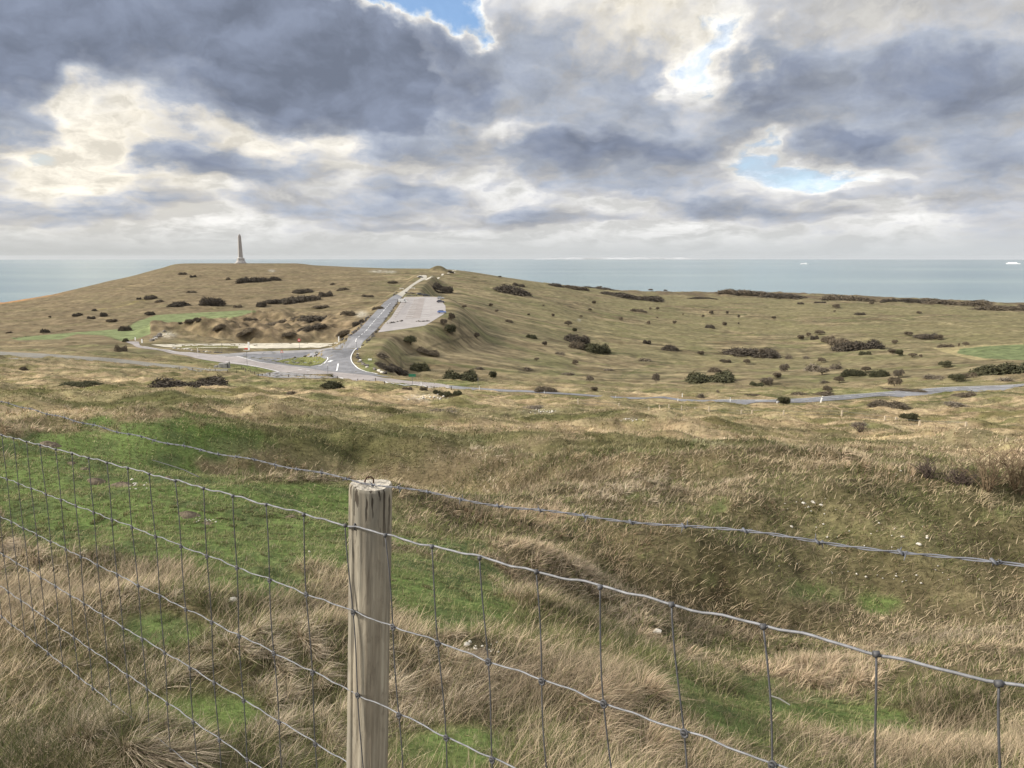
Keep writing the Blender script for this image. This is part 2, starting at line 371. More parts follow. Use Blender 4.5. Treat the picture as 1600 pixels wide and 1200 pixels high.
n_ += midm * soft * (1.0 * fbm(GX / 16, GY / 11, 3, 21) + 0.45 * fbm(GX / 4.2, GY / 2.6, 3, 22))
rough = 1 + 5.5 * np.exp(-(((PXG - 430) / 190)**2 + ((PYG - 512) / 24)**2)**2)
inf_ = inpoly(FIELD_L0, PXG, PYG) & (rG > np.where(PXG < 235, 370, 425)); farm = farm * np.where(inf_, .15, 1.0)
n_ += farm * soft * (1.5 * fbm(GX / 62, GY / 62, 3, 31) + .6 * rough * fbm(GX / 17, GY / 13, 3, 32) + .30 * (.4 + .6 * rough) * fbm(GX / 6, GY / 5, 2, 33) + .7 * fbm(GX / 120, GY / 22, 3, 34))
rimb = sst(850, 900, PXG) * sst(1250, 1400, rG) * (1 - sst(1750, 1900, rG)); n_ += rimb * 2.2 * fbm(GX / 30, GY / 60, 3, 35)
calm = sst(590, 650, PXG) * (1 - sst(820, 930, PXG)) * sst(330, 380, rG) * (1 - sst(640, 760, rG)); n_ *= 1 - .65 * calm
n_ *= (1 - 0.75 * sst(1000, 1200, rG) * (PXG < 850)) * sst(.5, 2.0, rG)
GZ = GZ + n_; GZ[:, -1] = GZ[:, 0]
PXG, PYG = project(GX, GY, GZ)
def H(x, y): return samp(GZ, x, y) + EYE

# ------------------------------------------------------------ materials and mesh helpers
def material(name, rough=0.85, spec=0.2):
    mt = bpy.data.materials.new(name); mt.use_nodes = True; t = NT(mt.node_tree)
    b = t.n['Principled BSDF']; b.inputs['Roughness'].default_value = rough; b.inputs['Specular IOR Level'].default_value = spec
    return mt, t, b
def plain(name, col, rough=0.8, spec=0.25, metal=0.0, var=0.12, nscale=6.0, bump_=0.0):
    mt, t, b = material(name, rough, spec); b.inputs['Metallic'].default_value = metal
    g = t.node('ShaderNodeTexCoord'); n = t.noise(g.outputs['Object'], nscale, 5, 0.6)
    f = t.mr(n, 0.25, 0.75, 1 - var * 2, 1 + var * 2, 'LINEAR')
    c = t.scale(tuple(col), f); t.l.new(c, b.inputs['Base Color'])
    if bump_:
        bp = t.node('ShaderNodeBump'); bp.inputs['Strength'].default_value = bump_; bp.inputs['Distance'].default_value = 0.02
        t.l.new(n, bp.inputs['Height']); t.l.new(bp.outputs[0], b.inputs['Normal'])
    return mt
def mesh_np(name, V, F, mat=None, parent=None, smooth=False, colors=None):
    """V (n,3), F (m,3) or (m,4) arrays, or a list of such arrays"""
    me = bpy.data.meshes.new(name); V = np.ascontiguousarray(V, np.float32)
    Fs = F if isinstance(F, list) else [F]
    me.vertices.add(len(V)); me.vertices.foreach_set('co', V.ravel())
    idx = np.concatenate([f.ravel() for f in Fs]).astype(np.int32)
    cnt = np.concatenate([np.full(len(f), f.shape[1]) for f in Fs]); st = np.concatenate([[0], np.cumsum(cnt)[:-1]]).astype(np.int32)
    me.loops.add(len(idx)); me.loops.foreach_set('vertex_index', idx)
    me.polygons.add(len(cnt)); me.polygons.foreach_set('loop_start', st)
    if smooth: me.polygons.foreach_set('use_smooth', np.ones(len(cnt), bool))
    me.update(calc_edges=True)
    if colors is not None:
        a = me.color_attributes.new('Col', 'FLOAT_COLOR', 'POINT')
        c = np.ones((len(V), 4), np.float32); c[:, :3] = colors; a.data.foreach_set('color', c.ravel())
    if mat: me.materials.append(mat)
    o = bpy.data.objects.new(name, me); sc.collection.objects.link(o)
    if parent is not None: o.parent = parent
    return o
def tag(o, label=None, cat=None, group=None, kind=None):
    if label: o['label'] = label
    if cat: o['category'] = cat
    if group: o['group'] = group
    if kind: o['kind'] = kind
    return o
def empty(name, loc, rz=0.0, label=None, cat=None, group=None):
    o = bpy.data.objects.new(name, None); sc.collection.objects.link(o)
    o.location = loc; o.rotation_euler = (0, 0, rz); o.empty_display_size = 0.3
    return tag(o, label, cat, group)

# ------------------------------------------------------------ what grows where (true colours, linear)
STRAW = np.array((.42, .325, .20)); TAN = np.array((.30, .225, .135)); BROWN = np.array((.19, .142, .082)); OLIVE = np.array((.155, .138, .066))
GREEN = np.array((.10, .135, .042)); DKGR = np.array((.05, .065, .025)); SCRUB = np.array((.06, .047, .035)); CHALK = np.array((.55, .52, .45))
def lerp(a, b, f): return a + (b - a) * f[..., None]
def P2(pts): return pts
FIELD_L = [(15,528),(120,519),(190,514),(215,502),(245,492),(320,488),(385,484.5),(400,486),(370,495),(300,500),(262,507),(235,522),(215,529),(190,533),(160,524),(120,522),(95,530),(30,532)]
FIELD_R = [(1500,545),(1540,541),(1600,538),(1700,536),(1700,566),(1600,563),(1540,560),(1495,552)]
FIELD_RT = [(1455,543),(1500,541),(1600,536),(1600,540),(1500,545),(1500,553),(1560,562),(1520,562),(1480,552)]
def ground_colour(x, y, px, py, r):
    n1 = fbm(x / 1.1, y / 1.1, 4, 41); n2 = fbm(x / 9, y / 9, 4, 42); n3 = fbm(x / 55, y / 55, 4, 43); n4 = fbm(x / 160, y / 160, 3, 44)
    c = lerp(TAN[None], STRAW[None] * .92, sst(-.25, .5, n1 * .5 + n2 * .5))
    c = lerp(c, BROWN[None], sst(.0, .6, -n1 * .3 - n2 * .7 + .08))
    c = lerp(c, OLIVE[None] * 1.0, .75 * sst(.0, .45, n3 * .6 + n2 * .35 + .02))
    # beyond the road: olive brown turf
    farc = lerp(np.array((.195, .158, .095))[None], np.array((.162, .142, .082))[None], sst(-.35, .4, n3 + .4 * n2))
    farc = lerp(farc, np.array((.25, .205, .125))[None], .8 * sst(.05, .55, n2 * .5 + n4 * .8))
    farc = lerp(farc, np.array((.12, .095, .055))[None], .7 * sst(.15, .6, fbm(x / 24, y / 24, 4, 45)))
    bands = fbm(x / 70, y / 13, 4, 48)
    farc = lerp(farc, farc * np.array((.66, .64, .62)), .8 * sst(.12, .55, bands))
    farc = lerp(farc, np.array((.30, .245, .145))[None], .65 * sst(.10, .5, -bands)); farc = lerp(farc, np.array((.125, .135, .055))[None], .5 * sst(.05, .5, fbm(x / 38, y / 26, 4, 62)))
    dk2 = fbm(x / 11, y / 7, 4, 49); farc = lerp(farc, np.array((.085, .070, .045))[None], .6 * sst(.26, .62, dk2 + .25 * bands))
    rt = sst(700, 900, px) * sst(360, 520, r)
    farc = lerp(farc, np.array((.18, .163, .085))[None], .6 * rt * sst(-.3, .3, n4 + .2))
    lf = (1 - sst(520, 640, px)) * sst(330, 450, r)
    farc = lerp(farc, np.array((.175, .135, .085))[None] , .6 * lf)
    rim = sst(850, 900, px) * sst(1330, 1450, r) * sst(-.35, .1, fbm(x / 45, y / 45, 3, 50))
    farc = lerp(farc, np.array((.11, .080, .055))[None], .8 * rim)
    sf = (1 - sst(20, 130, px)) * sst(900, 1000, r) * (1 - 0 * r)
    farc = lerp(farc, np.array((.40, .22, .10))[None], .8 * sf)
    farc = farc * np.array((.95, .93, .92))
    c = lerp(c, farc, sst(150, 330, r))
    quarry = np.exp(-(((px - 430) / 180)**2 + ((py - 510) / 22)**2)**2) * (r > 300)
    c = lerp(c, np.array((.165, .122, .076))[None] * (1 + .9 * fbm(x / 7, y / 5, 4, 46))[..., None], .75 * quarry)
    # green fields
    k = (r > 330)
    c = np.where((k & (r > np.where(px < 235, 370, 425)) & inpoly(FIELD_L, px, py))[..., None], np.array((.165, .19, .09))[None] * (1 + .12 * n2)[..., None], c)
    c = np.where((k & inpoly(FIELD_RT, px, py))[..., None], np.array((.27, .225, .12))[None] * (1 + .1 * n2)[..., None], c)
    c = np.where((k & inpoly(FIELD_R, px, py))[..., None], np.array((.135, .158, .075))[None] * (1 + .1 * n2)[..., None], c)
    # verges kept short and green
    vg = ell([(420,575,70,7,1.),(700,600,60,5,.6),(575,572,14,18,.8),(450,569,70,5,.8),(340,566,60,6,.4),(480,600,220,5,.6),(1350,612,170,5,.7)], px, py) * (r > 120) * (r < 420)
    c = lerp(c, np.array((.12, .16, .045))[None], np.clip(vg, 0, 1) * .8)
    # middle ground: darker turf and bramble, with shade of dips put into the colour
    mm = sst(22, 45, r) * (1 - sst(230, 340, r)); md = fbm(x / 13, y / 6, 4, 58); c = lerp(c, np.array((.125, .115, .058))[None] * (1 + .3 * n1)[..., None], mm * .7 * sst(.08, .55, md)); c = lerp(c, np.array((.30, .225, .125))[None], mm * .5 * sst(.1, .6, -md))
    # chalky scars
    ch = ell([(262,523,12,5,.6),(480,472,4,3,.0),(565,491,9,5,.6),(425,423,5,2,.5),(590,424,12,2.2,.6),(610,425,8,2,.6),(660,622,30,5,.3),(840,643,26,3,.8),(985,658,16,3,.9),(905,500,3,2,.5),(1350,664,10,2,.7),(1485,660,14,1.5,.5)], px, py) * (r > 40)
    c = lerp(c, CHALK[None] * .85, np.clip(ch * (1 + 1.5 * n1), 0, 1) * .8)
    # near lawn
    lm = lawn_mask(x, y, px, py, r)
    g = lerp(GREEN[None] * 1.15, DKGR[None] * 1.7, sst(-.1, .5, n1 + .3 * fbm(x / .35, y / .35, 3, 47)))
    c = lerp(c, g, lm)
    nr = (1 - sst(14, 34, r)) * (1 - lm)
    c = lerp(c, np.array((.075, .064, .034))[None] * (1 + .5 * n1)[..., None], .9 * nr)  # ground darkened to paint in the shade between the blades
    # hollows with their shade painted in, and the mottled dark turf bank on the right
    dk = ell([(480,700,120,34,.9),(1330,840,300,80,.75),(740,645,150,10,1.1),(270,632,100,12,1.1),(900,648,110,10,.9),(560,640,60,5,.7),(60,618,40,5,.6),(1180,668,120,6,.7),(1420,690,60,6,.5),(1100,880,200,90,.35),(1060,655,160,6,.4)], px, py)
    c = lerp(c, np.array((.125, .112, .055))[None] * (1 + .6 * n1)[..., None], np.clip(dk, 0, 1) * .75 * (r < 160))
    return np.clip(c, .01, .8)
def patchy(x, y, r):
    """noise patches of the rough pasture: green brown with painted shade of dips, paler straw between"""
    a = fbm(x / 9, y / 5, 4, 58); k = sst(9, 24, r) * (1 - sst(200, 330, r)); d = k * sst(.04, .42, a); l = k * sst(.02, .45, -a)
    return ((1 - .34 * d)[..., None] * (1 - d[..., None] * np.array((.12, .0, .22))) * (1 + .28 * l)[..., None])
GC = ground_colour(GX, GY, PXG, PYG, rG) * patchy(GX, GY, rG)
# old cart tracks and paths worn into the turf
def trace(pts, half, col, amt, wob=.3):
    global GC
    P = castline(pts, 6); lo, hi = P[:, :2].min(0) - half * 4, P[:, :2].max(0) + half * 4
    m = (GX > lo[0]) & (GX < hi[0]) & (GY > lo[1]) & (GY < hi[1])
    d, _ = seg_dist(P, GX[m], GY[m]); f = (1 - sst(half * .6, half * 1.5, d)) * amt * (1 + wob * fbm(GX[m] / 6, GY[m] / 6, 3, 61))
    GC[m] = lerp(GC[m], np.array(col)[None], np.clip(f, 0, 1))
for o_ in (0, 4):
    trace([(965 + o_,592),(985 + o_,583),(1005 + o_,575),(1030 + o_,568),(1060,566 + o_ * .5),(1075,568)], .35, (.07, .075, .03), .6)
trace([(780,473),(860,475),(920,474),(960,472)], 1.0, (.10, .08, .05), .7)
trace([(1150,497),(1200,490),(1300,488),(1400,497),(1500,508),(1620,520)], 1.6, (.30, .25, .15), .6)
trace([(705,500),(715,495),(718,510),(722,525)], .5, (.09, .075, .045), .7)
trace([(628,575),(630,553),(700,535),(740,527)], .5, (.09, .075, .045), .7)
trace([(0,533),(60,530),(120,523),(160,524),(190,533)], .7, (.09, .085, .04), .6)
trace([(20,527),(120,518),(190,513),(215,501),(245,491),(385,484)], .8, (.10, .08, .045), .7)
trace([(0,545),(60,548),(150,553),(230,560),(300,567),(345,572)], .6, (.07, .08, .03), .6)
trace([(330,590),(390,584),(440,590),(480,592)], .6, (.07, .075, .035), .6)
trace([(170,457),(190,453),(200,447),(260,440),(300,430)], .9, (.29, .22, .12), .5)
trace([(150,485),(215,470),(240,460)], 2.2, (.24, .20, .09), .6)

ii, jj = np.meshgrid(np.arange(NRR - 1), np.arange(NPH - 1), indexing='ij')
a_ = (ii * NPH + jj).ravel()
quads = np.column_stack([a_, a_ + NPH, a_ + NPH + 1, a_ + 1])
mt_g, t, b = material('turf', 0.95, 0.08)
ca = t.node('ShaderNodeVertexColor'); ca.layer_name = 'Col'
geo = t.node('ShaderNodeNewGeometry'); pos = geo.outputs['Position']
# matted grass: streaky variation whose grain is as fine as the mesh at every distance
cd = t.vm('LENGTH', t.vm('SUBTRACT', pos, (0, 0, EYE)), out=1)
nA = t.noise(t.vm('MULTIPLY', pos, (1, 1.6, 1)), 9.0, 5, .65); nB = t.noise(t.vm('MULTIPLY', pos, (1, 1.7, 1)), 1.1, 6, .68); nC = t.noise(t.vm('MULTIPLY', pos, (1, 1.5, 1)), .17, 7, .66)
fA = t.mr(cd, 8, 50); fB = t.mr(cd, 90, 420)
nn = t.m('ADD', t.m('MULTIPLY', nA, t.m('SUBTRACT', 1.0, fA)), t.m('MULTIPLY', nB, fA))
nn = t.m('ADD', t.m('MULTIPLY', nn, t.m('SUBTRACT', 1.0, fB)), t.m('MULTIPLY', nC, fB))
f = t.mr(nn, 0.32, 0.68, 0.55, 1.42, 'LINEAR')
col = t.scale(ca.outputs[0], f)
w2 = t.mr(t.noise(pos, .6, 5, .7), .45, .7)
col = t.mix(t.m('MULTIPLY', w2, .25), col, t.vm('MULTIPLY', col, (.8, 1.05, .7)))
t.l.new(col, b.inputs['Base Color'])
bp = t.node('ShaderNodeBump'); bp.inputs['Strength'].default_value = .8
t.l.new(t.mr(cd, 5, 900, .04, 2.2, 'LINEAR'), bp.inputs['Distance']); t.l.new(nn, bp.inputs['Height']); t.l.new(bp.outputs[0], b.inputs['Normal'])
terrain = mesh_np('ground', np.column_stack([GX.ravel(), GY.ravel(), GZ.ravel() + EYE]), quads, mt_g, smooth=True, colors=GC.reshape(-1, 3))
tag(terrain, kind='structure')

# ------------------------------------------------------------ sea and the far coast
mt_s, t, b = material('sea_water', 0.22, 0.5)
b.inputs['IOR'].default_value = 1.33
g = t.node('ShaderNodeNewGeometry'); pos = g.outputs['Position']
nb = t.noise(t.vm('MULTIPLY', pos, (.00012, .0006, 0)), 1.0, 4, .55); nc = t.noise(t.vm('MULTIPLY', pos, (.0004, .0022, 0)), 1.0, 5, .6)
f = t.m('ADD', t.m('MULTIPLY', nb, .65), t.m('MULTIPLY', nc, .35))
t.l.new(t.ramp(f, [(.33, (.105, .165, .20)), (.5, (.16, .235, .248)), (.66, (.25, .32, .305))]), b.inputs['Base Color'])  # noise bands: water streaks, with cloud shadows put into the colour
wv = t.noise(t.vm('MULTIPLY', pos, (.06, .06, .06)), 1.0, 4, .6)
bp = t.node('ShaderNodeBump'); bp.inputs['Strength'].default_value = .5; bp.inputs['Distance'].default_value = 3.0
t.l.new(wv, bp.inputs['Height']); t.l.new(bp.outputs[0], b.inputs['Normal'])
sr = np.geomspace(1300, 46000, 60); sp_ = np.linspace(0, 2 * math.pi, 97)
SX = np.outer(sr, np.sin(sp_)); SY = np.outer(sr, np.cos(sp_))
ii, jj = np.meshgrid(np.arange(59), np.arange(96), indexing='ij'); a_ = (ii * 97 + jj).ravel()
sea = mesh_np('sea', np.column_stack([SX.ravel(), SY.ravel(), np.zeros(SX.size)]), np.column_stack([a_, a_ + 97, a_ + 98, a_ + 1]), mt_s)
tag(sea, kind='structure')
mt_c = plain('chalk_cliff', (.46, .47, .49), .9, .1, var=.3, nscale=.0006)
xs = np.arange(835, 1110, 2.0); V = []; 
for px in xs:
    x, y, z = pray(px, 401); k = 42000 / math.hypot(x, y)
    hgt = 75 * max(0, min(1, (px - 838) / 40)) * max(0, min(1, (1105 - px) / 40)) * (1 + .5 * float(fbm(np.array(px / 22), np.array(3.1), 4, 71)))
    V += [(x * k, y * k, -5), (x * k, y * k, 12 + hgt), (x * k * 1.04, y * k * 1.04, 14 + hgt * 1.05), (x * k * 1.04, y * k * 1.04, -5)]
V = np.array(V); F = []
for i in range(len(xs) - 1):
    for j in range(3): F.append((i * 4 + j, i * 4 + j + 1, i * 4 + 5 + j, i * 4 + 4 + j))
cliff = mesh_np('distant_coast', V, np.array(F), mt_c); tag(cliff, kind='structure')
# ------------------------------------------------------------ roads, car park and paths
from mathutils.geometry import delaunay_2d_cdt
def road_mat(name, col, rough=.8, streak=.12):
    mt, t, b = material(name, rough, .25)
    g = t.node('ShaderNodeNewGeometry'); n = t.noise(g.outputs['Position'], .35, 6, .65); n2 = t.noise(g.outputs['Position'], .06, 4, .6)
    f = t.mr(t.m('ADD', t.m('MULTIPLY', n, .5), t.m('MULTIPLY', n2, .5)), .35, .65, 1 - streak * 1.6, 1 + streak * 1.6, 'LINEAR')
    t.l.new(t.scale(tuple(col), f), b.inputs['Base Color']); return mt
M_ASPH = road_mat('asphalt', (.175, .175, .183), streak=.28); M_PINK = road_mat('worn_pink_asphalt', (.285, .258, .245), streak=.2); M_LIGHT = road_mat('pale_asphalt', (.27, .26, .255))
M_CHALK = road_mat('chalk_gravel', (.50, .46, .37), .95, .25); M_TRACK = road_mat('grey_track', (.185, .175, .15), .95, .2); M_BROWN = road_mat('brown_asphalt', (.27, .242, .225)); M_UP = road_mat('pale_track', (.36, .335, .28)); M_LINE = road_mat('road_paint', (.72, .72, .70), .7, .1)
def sheet(name, verts_px, faces, mat, lift, rmin=60):
    V = []
    for px, py in verts_px:
        x, y, z, r = cast(px, py, rmin); V.append((x, y, z + EYE + lift))
    V = np.array(V); V[:, 2] = H(V[:, 0], V[:, 1]) + lift
    o = mesh_np(name, V, faces, mat, smooth=True); tag(o, kind='structure'); return o
def patch(name, poly, mat, lift, step=4.0, ystep=1.5, rmin=60):
    P = [Vector((a, b * step / ystep)) for a, b in poly]
    n = len(P); pts = []
    for i in range(n):                                  # densify the outline
        a, b = P[i], P[(i + 1) % n]; k = max(1, int((b - a).length / step))
        pts += [a.lerp(b, q / k) for q in range(k)]
    ne = len(pts); ed = [(i, (i + 1) % ne) for i in range(ne)]
    arr = np.array([(p.x, p.y) for p in P]); gx, gy = np.meshgrid(np.arange(arr[:, 0].min(), arr[:, 0].max(), step), np.arange(arr[:, 1].min(), arr[:, 1].max(), step))
    gx, gy = gx.ravel() + .37, gy.ravel() + .21; k = inpoly([tuple(q) for q in arr], gx, gy)
    pts += [Vector((a, b)) for a, b in zip(gx[k], gy[k])]
    vo, _, fo, *_ = delaunay_2d_cdt(pts, ed, [], 1, 1e-4)
    return sheet(name, [(v.x, v.y * ystep / step) for v in vo], np.array([f for f in fo if len(f) == 3]), mat, lift, rmin)
def ribbon(name, L, Rr, mat, lift, across=5, n=8, rmin=60):
    A = smoothstrip([(*cast(*p, rmin)[:2], 0) for p in L], n); B = smoothstrip([(*cast(*p, rmin)[:2], 0) for p in Rr], n)
    k = np.linspace(0, 1, across + 1)[None, :, None]; G = A[:, None, :] * (1 - k) + B[:, None, :] * k
    x, y = G[..., 0].ravel(), G[..., 1].ravel(); V = np.column_stack([x, y, H(x, y) + lift]); a = across + 1
    i, j = np.meshgrid(np.arange(len(A) - 1), np.arange(across), indexing='ij'); q = (i * a + j).ravel()
    o = mesh_np(name, V, np.column_stack([q, q + 1, q + a + 1, q + a]), mat, smooth=True); tag(o, kind='structure'); return o
def wline(name, pts, width, mat, lift, n=6, parent=None, rmin=60, dash=None):
    """a strip of constant width along a line seen in the photo"""
    P = smoothstrip([(*cast(*p, rmin)[:2], 0) for p in pts], n)[:, :2]
    V = []; F = []; s = 0.0
    for i in range(len(P)):
        d = P[min(i + 1, len(P) - 1)] - P[max(i - 1, 0)]; d /= np.hypot(*d) + 1e-9; nrm = np.array((-d[1], d[0])) * width / 2
        for q in (P[i] - nrm, P[i] + nrm): V.append((q[0], q[1], float(H(q[0], q[1])) + lift))
    for i in range(len(P) - 1):
        s += np.hypot(*(P[i + 1] - P[i]))
        if dash and (s % (2 * dash)) > dash: continue
        F.append((2 * i, 2 * i + 1, 2 * i + 3, 2 * i + 2))
    return mesh_np(name, np.array(V), np.array(F), mat)
# coast road, left of the junction to the right edge
ribbon('coast_road', [(194,533.5),(206,538),(217,543.5),(255,549),(311,561),(339,565.6),(396,573),(431,580.6),(475,585),(530,590.5),(600,597.5),(650,602.5),(702,608)],
       [(217,534),(218,538),(222,541),(255,546),(292,550.6),(349,556.5),(405,565.6),(430,569),(462,573),(500,579),(575,586.5),(625,594),(702,602.5)], M_PINK, .10)
ribbon('road_branch', [(702,608.2),(740,609.5),(780,612),(848,615),(920,619.5),(1000,624),(1063,627)], [(702,602.5),(740,606),(780,608.5),(848,612),(920,617),(1000,621.5),(1063,624)], M_ASPH, .08)
ribbon('coast_road', [(1063,627),(1120,628.5),(1180,629.5),(1240,629.8),(1311,625.5),(1390,619.5),(1495,611),(1600,603.8),(1680,600)], [(1063,624),(1120,625),(1180,625),(1240,623.5),(1311,618),(1390,612),(1495,604.5),(1600,600),(1680,597)], M_ASPH, .08)
patch('junction_surface', [(352,556.5),(400,551),(450,549.5),(500,547.5),(520,544),(542,533),(562,543),(551,550),(548,560),(552.5,570),(562.5,577.5),(590,585.5),(612,590),(575,586.6),(500,579),(462,573),(430,569),(405,565.6)], M_ASPH, .05)
patch('slip_road', [(330,554.5),(400,549.6),(450,548.2),(500,546),(519,543),(520,546),(500,549.5),(450,552),(400,554),(352,557)], M_LIGHT, .09)
patch('lay_by', [(399,586),(432,580.5),(475,585.2),(530,590.6),(500,591.5),(430,590.5)], M_LIGHT, .06)
ribbon('hill_road', [(542,533),(558,518),(575,500),(588,486),(600,473),(611,465),(620,460)], [(562,543),(574,529),(585,518),(600,502),(614,482),(622,471),(629,464)], M_ASPH, .12, n=10)
ribbon('hill_road', [(620,460),(630,454),(641,446),(650,440),(657,435.5),(657,433.5),(651,432.6)], [(629,464),(637,455),(647,446),(657,440),(665,436),(667,432.5),(662,429.5)], M_UP, .14, n=10)
ribbon('track', [(-80,549),(0,555),(100,560),(200,568),(275,576),(335,580),(358,581)], [(-80,543.5),(0,549.5),(100,555),(200,562.5),(275,571),(332,577),(356,577)], M_TRACK, .06)
patch('gravel_strip', [(236,538.5),(300,537.3),(349,537),(480,536),(522,536.5),(512,540.5),(500,543.5),(420,544.5),(343,543.6),(290,544),(256,542)], M_CHALK, .05)
patch('grass_strip', [(268,541.4),(300,540.6),(350,540.2),(372,541),(372,544.6),(343,544.4),(290,544.8)], plain('rough_grass', (.17, .16, .07), .95, .05, .2, 1.2), .09)
patch('traffic_island', [(430,565),(450,561),(475,558.3),(500,558.3),(510,562.5),(502,569),(485,572.5),(457,570.5)], plain('island_turf', (.15, .155, .06), .95, .05, .2, 1.2), .17)
wline('footpath', [(665,437.5),(678,432),(692,428),(704,426),(710,425),(707,423.4),(714,422)], 2.6, M_CHALK, .12, rmin=400); tag(bpy.data.objects['footpath'], kind='structure')
# car park with marked bays
M_LOT = road_mat('pinkish_gravel', (.31, .287, .275))
patch('car_park_surface', [(590.5,519.5),(599,508),(611,496),(632,464.2),(671,463.6),(685,464.5),(696,478),(696.5,489),(673,503.5),(664,508.8),(628,514.5)], M_LOT, .07, rmin=200)
def lotpx(u, v):
    """crop coordinates (8x, from 540,410) used to trace the bays"""
    return (540 + u / 8, 410 + v / 8)
patch('car_park_lane', [lotpx(*p) for p in [(745,700),(930,700),(1000,446),(868,446)]], M_BROWN, .11, rmin=200)
patch('car_park_lane', [lotpx(*p) for p in [(575,690),(625,698),(795,446),(752,446)]], M_BROWN, .11, rmin=200)
def bays(nm, a0, a1, b0, b1, n):
    V = []; F = []
    for i in range(n):
        f = i / (n - 1); f = 1 - (1 - f)**1.25
        p = [a0[k] + (b0[k] - a0[k]) * f for k in (0, 1)]; q = [a1[k] + (b1[k] - a1[k]) * f for k in (0, 1)]
        A = np.array(cast(*lotpx(*p), 200)[:2]); B = np.array(cast(*lotpx(*q), 200)[:2]); d = (B - A) / np.hypot(*(B - A)); nr = np.array((-d[1], d[0])) * .22
        k = len(V)
        for t_ in (0, .5, 1):
            c = A + (B - A) * t_
            for s_ in (-1, 1): e = c + nr * s_; V.append((e[0], e[1], float(H(*e)) + .16))
        F += [(k, k + 1, k + 3, k + 2), (k + 2, k + 3, k + 5, k + 4)]
    o = mesh_np(nm, np.array(V), np.array(F), M_LINE); tag(o, kind='structure')
bays('bay_markings', (742, 690), (838, 690), (865, 450), (922, 450), 14)
bays('bay_markings', (940, 690), (1050, 690), (985, 452), (1062, 452), 14)
bays('bay_markings', (578, 685), (622, 690), (755, 452), (792, 452), 14)
for nm, pts, w_, l_, ds in [('edge_line', [(564,542),(552,550),(548.5,558),(550,566),(556,573),(566,579),(590,585)], .35, .15, None),
        ('edge_line', [(352,565),(396,572.2),(431,580),(475,584.4),(530,590),(600,597),(650,602),(700,607.4)], .35, .15, None),
        ('edge_line', [(224,541.5),(258,547),(294,551.4),(350,557.2),(405,566.3),(430,569.6)], .3, .15, None),
        ('centre_line', [(466,577.5),(490,581.5),(510,584.5)], .35, .15, 3), ('centre_line', [(528.5,568.5),(526,580)], .5, .12, None),
        ('edge_line', [(509,558.5),(511.5,562.5),(504,569.5),(486,573)], .35, .12, None), ('give_way_mark', [(514,566),(519,563.5)], 1.3, .12, None),
        ('centre_line', [(555,535),(568,521),(582,505),(596,490),(610,474)], .3, .18, 4), ('centre_line', [(1180,627),(1240,626.5),(1311,621.7),(1390,615.8),(1495,607.8),(1600,602)], .16, .13, 4),
        ('edge_line', [(1120,625.5),(1180,625.6),(1240,624.2),(1311,618.6),(1390,612.6),(1495,605.1),(1600,600.4)], .16, .13, None)]:
    tag(wline(nm, pts, w_, M_LINE, l_, n=12, dash=ds), kind='structure')
# ------------------------------------------------------------ grass (nobody could count it)
rng = np.random.default_rng(7)
def sample_r(n, r0, r1, e):
    """r with point density per square metre falling as r**-e"""
    k = 2 - e; u = rng.random(n)
    return (r0**k + u * (r1**k - r0**k))**(1 / k) if abs(k) > 1e-6 else r0 * (r1 / r0)**u
mt_b, t, b = material('grass_blade', 0.75, 0.12)
ca = t.node('ShaderNodeVertexColor'); ca.layer_name = 'Col'
t.l.new(ca.outputs[0], b.inputs['Base Color'])
tr = t.node('ShaderNodeBsdfTranslucent'); t.l.new(ca.outputs[0], tr.inputs[0]); ad = t.node('ShaderNodeMixShader'); ad.inputs[0].default_value = .22
t.l.new(b.outputs[0], ad.inputs[1]); t.l.new(tr.outputs[0], ad.inputs[2]); t.l.new(ad.outputs[0], t.n['Material Output'].inputs[0])
def blades(name, x, y, L, W, lean_dir, lean, up, col, segs, label, curv=.75):
    """x,y base; L length; W width; lean 0..1 how far it lies over; col (n,3)"""
    n = len(x); z = samp(GZ, x, y) + EYE - 0.015
    d = np.stack([np.cos(lean_dir), np.sin(lean_dir)], 1); ang = rng.random(n) * math.pi
    side = np.stack([-d[:, 1] * np.cos(ang * .6 - .9) , d[:, 0] * np.cos(ang * .6 - .9), .35 * np.sin(ang)], 1)
    ts = np.linspace(0, 1, segs + 1); V = []
    for k, t_ in enumerate(ts):
        h = L * up * (t_ * 1.25 - 0.45 * t_ * t_ * (0.4 + 1.5 * lean) * curv / .75); out = L * lean * ((1 - curv) * t_ + curv * t_ * t_)
        p = np.stack([x + d[:, 0] * out, y + d[:, 1] * out, z + h], 1)
        wd = (W * (1 - t_**1.5) * .5)[:, None] * side
        if k < segs: V += [p - wd, p + wd]
        else: V.append(p)
    m = 2 * segs + 1; VV = np.stack(V, 1).reshape(-1, 3)
    o = (np.arange(n) * m)[:, None]
    q = np.concatenate([o + np.array([[2 * k, 2 * k + 1, 2 * k + 3, 2 * k + 2]]) for k in range(segs - 1)]); tri = o + np.array([[2 * segs - 2, 2 * segs - 1, 2 * segs]])
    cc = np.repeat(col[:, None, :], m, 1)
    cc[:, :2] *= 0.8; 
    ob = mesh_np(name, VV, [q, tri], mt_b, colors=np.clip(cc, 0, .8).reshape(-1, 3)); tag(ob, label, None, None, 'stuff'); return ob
CLR = [(745,1015,34,15,1.),(363,941,11,9,1.),(1028,990,13,11,1.),(1325,1170,40,14,.6),(1219,1103,22,8,.8),(192,760,24,6,.6),(150,752,16,5,.6),(295,805,22,7,.7)]
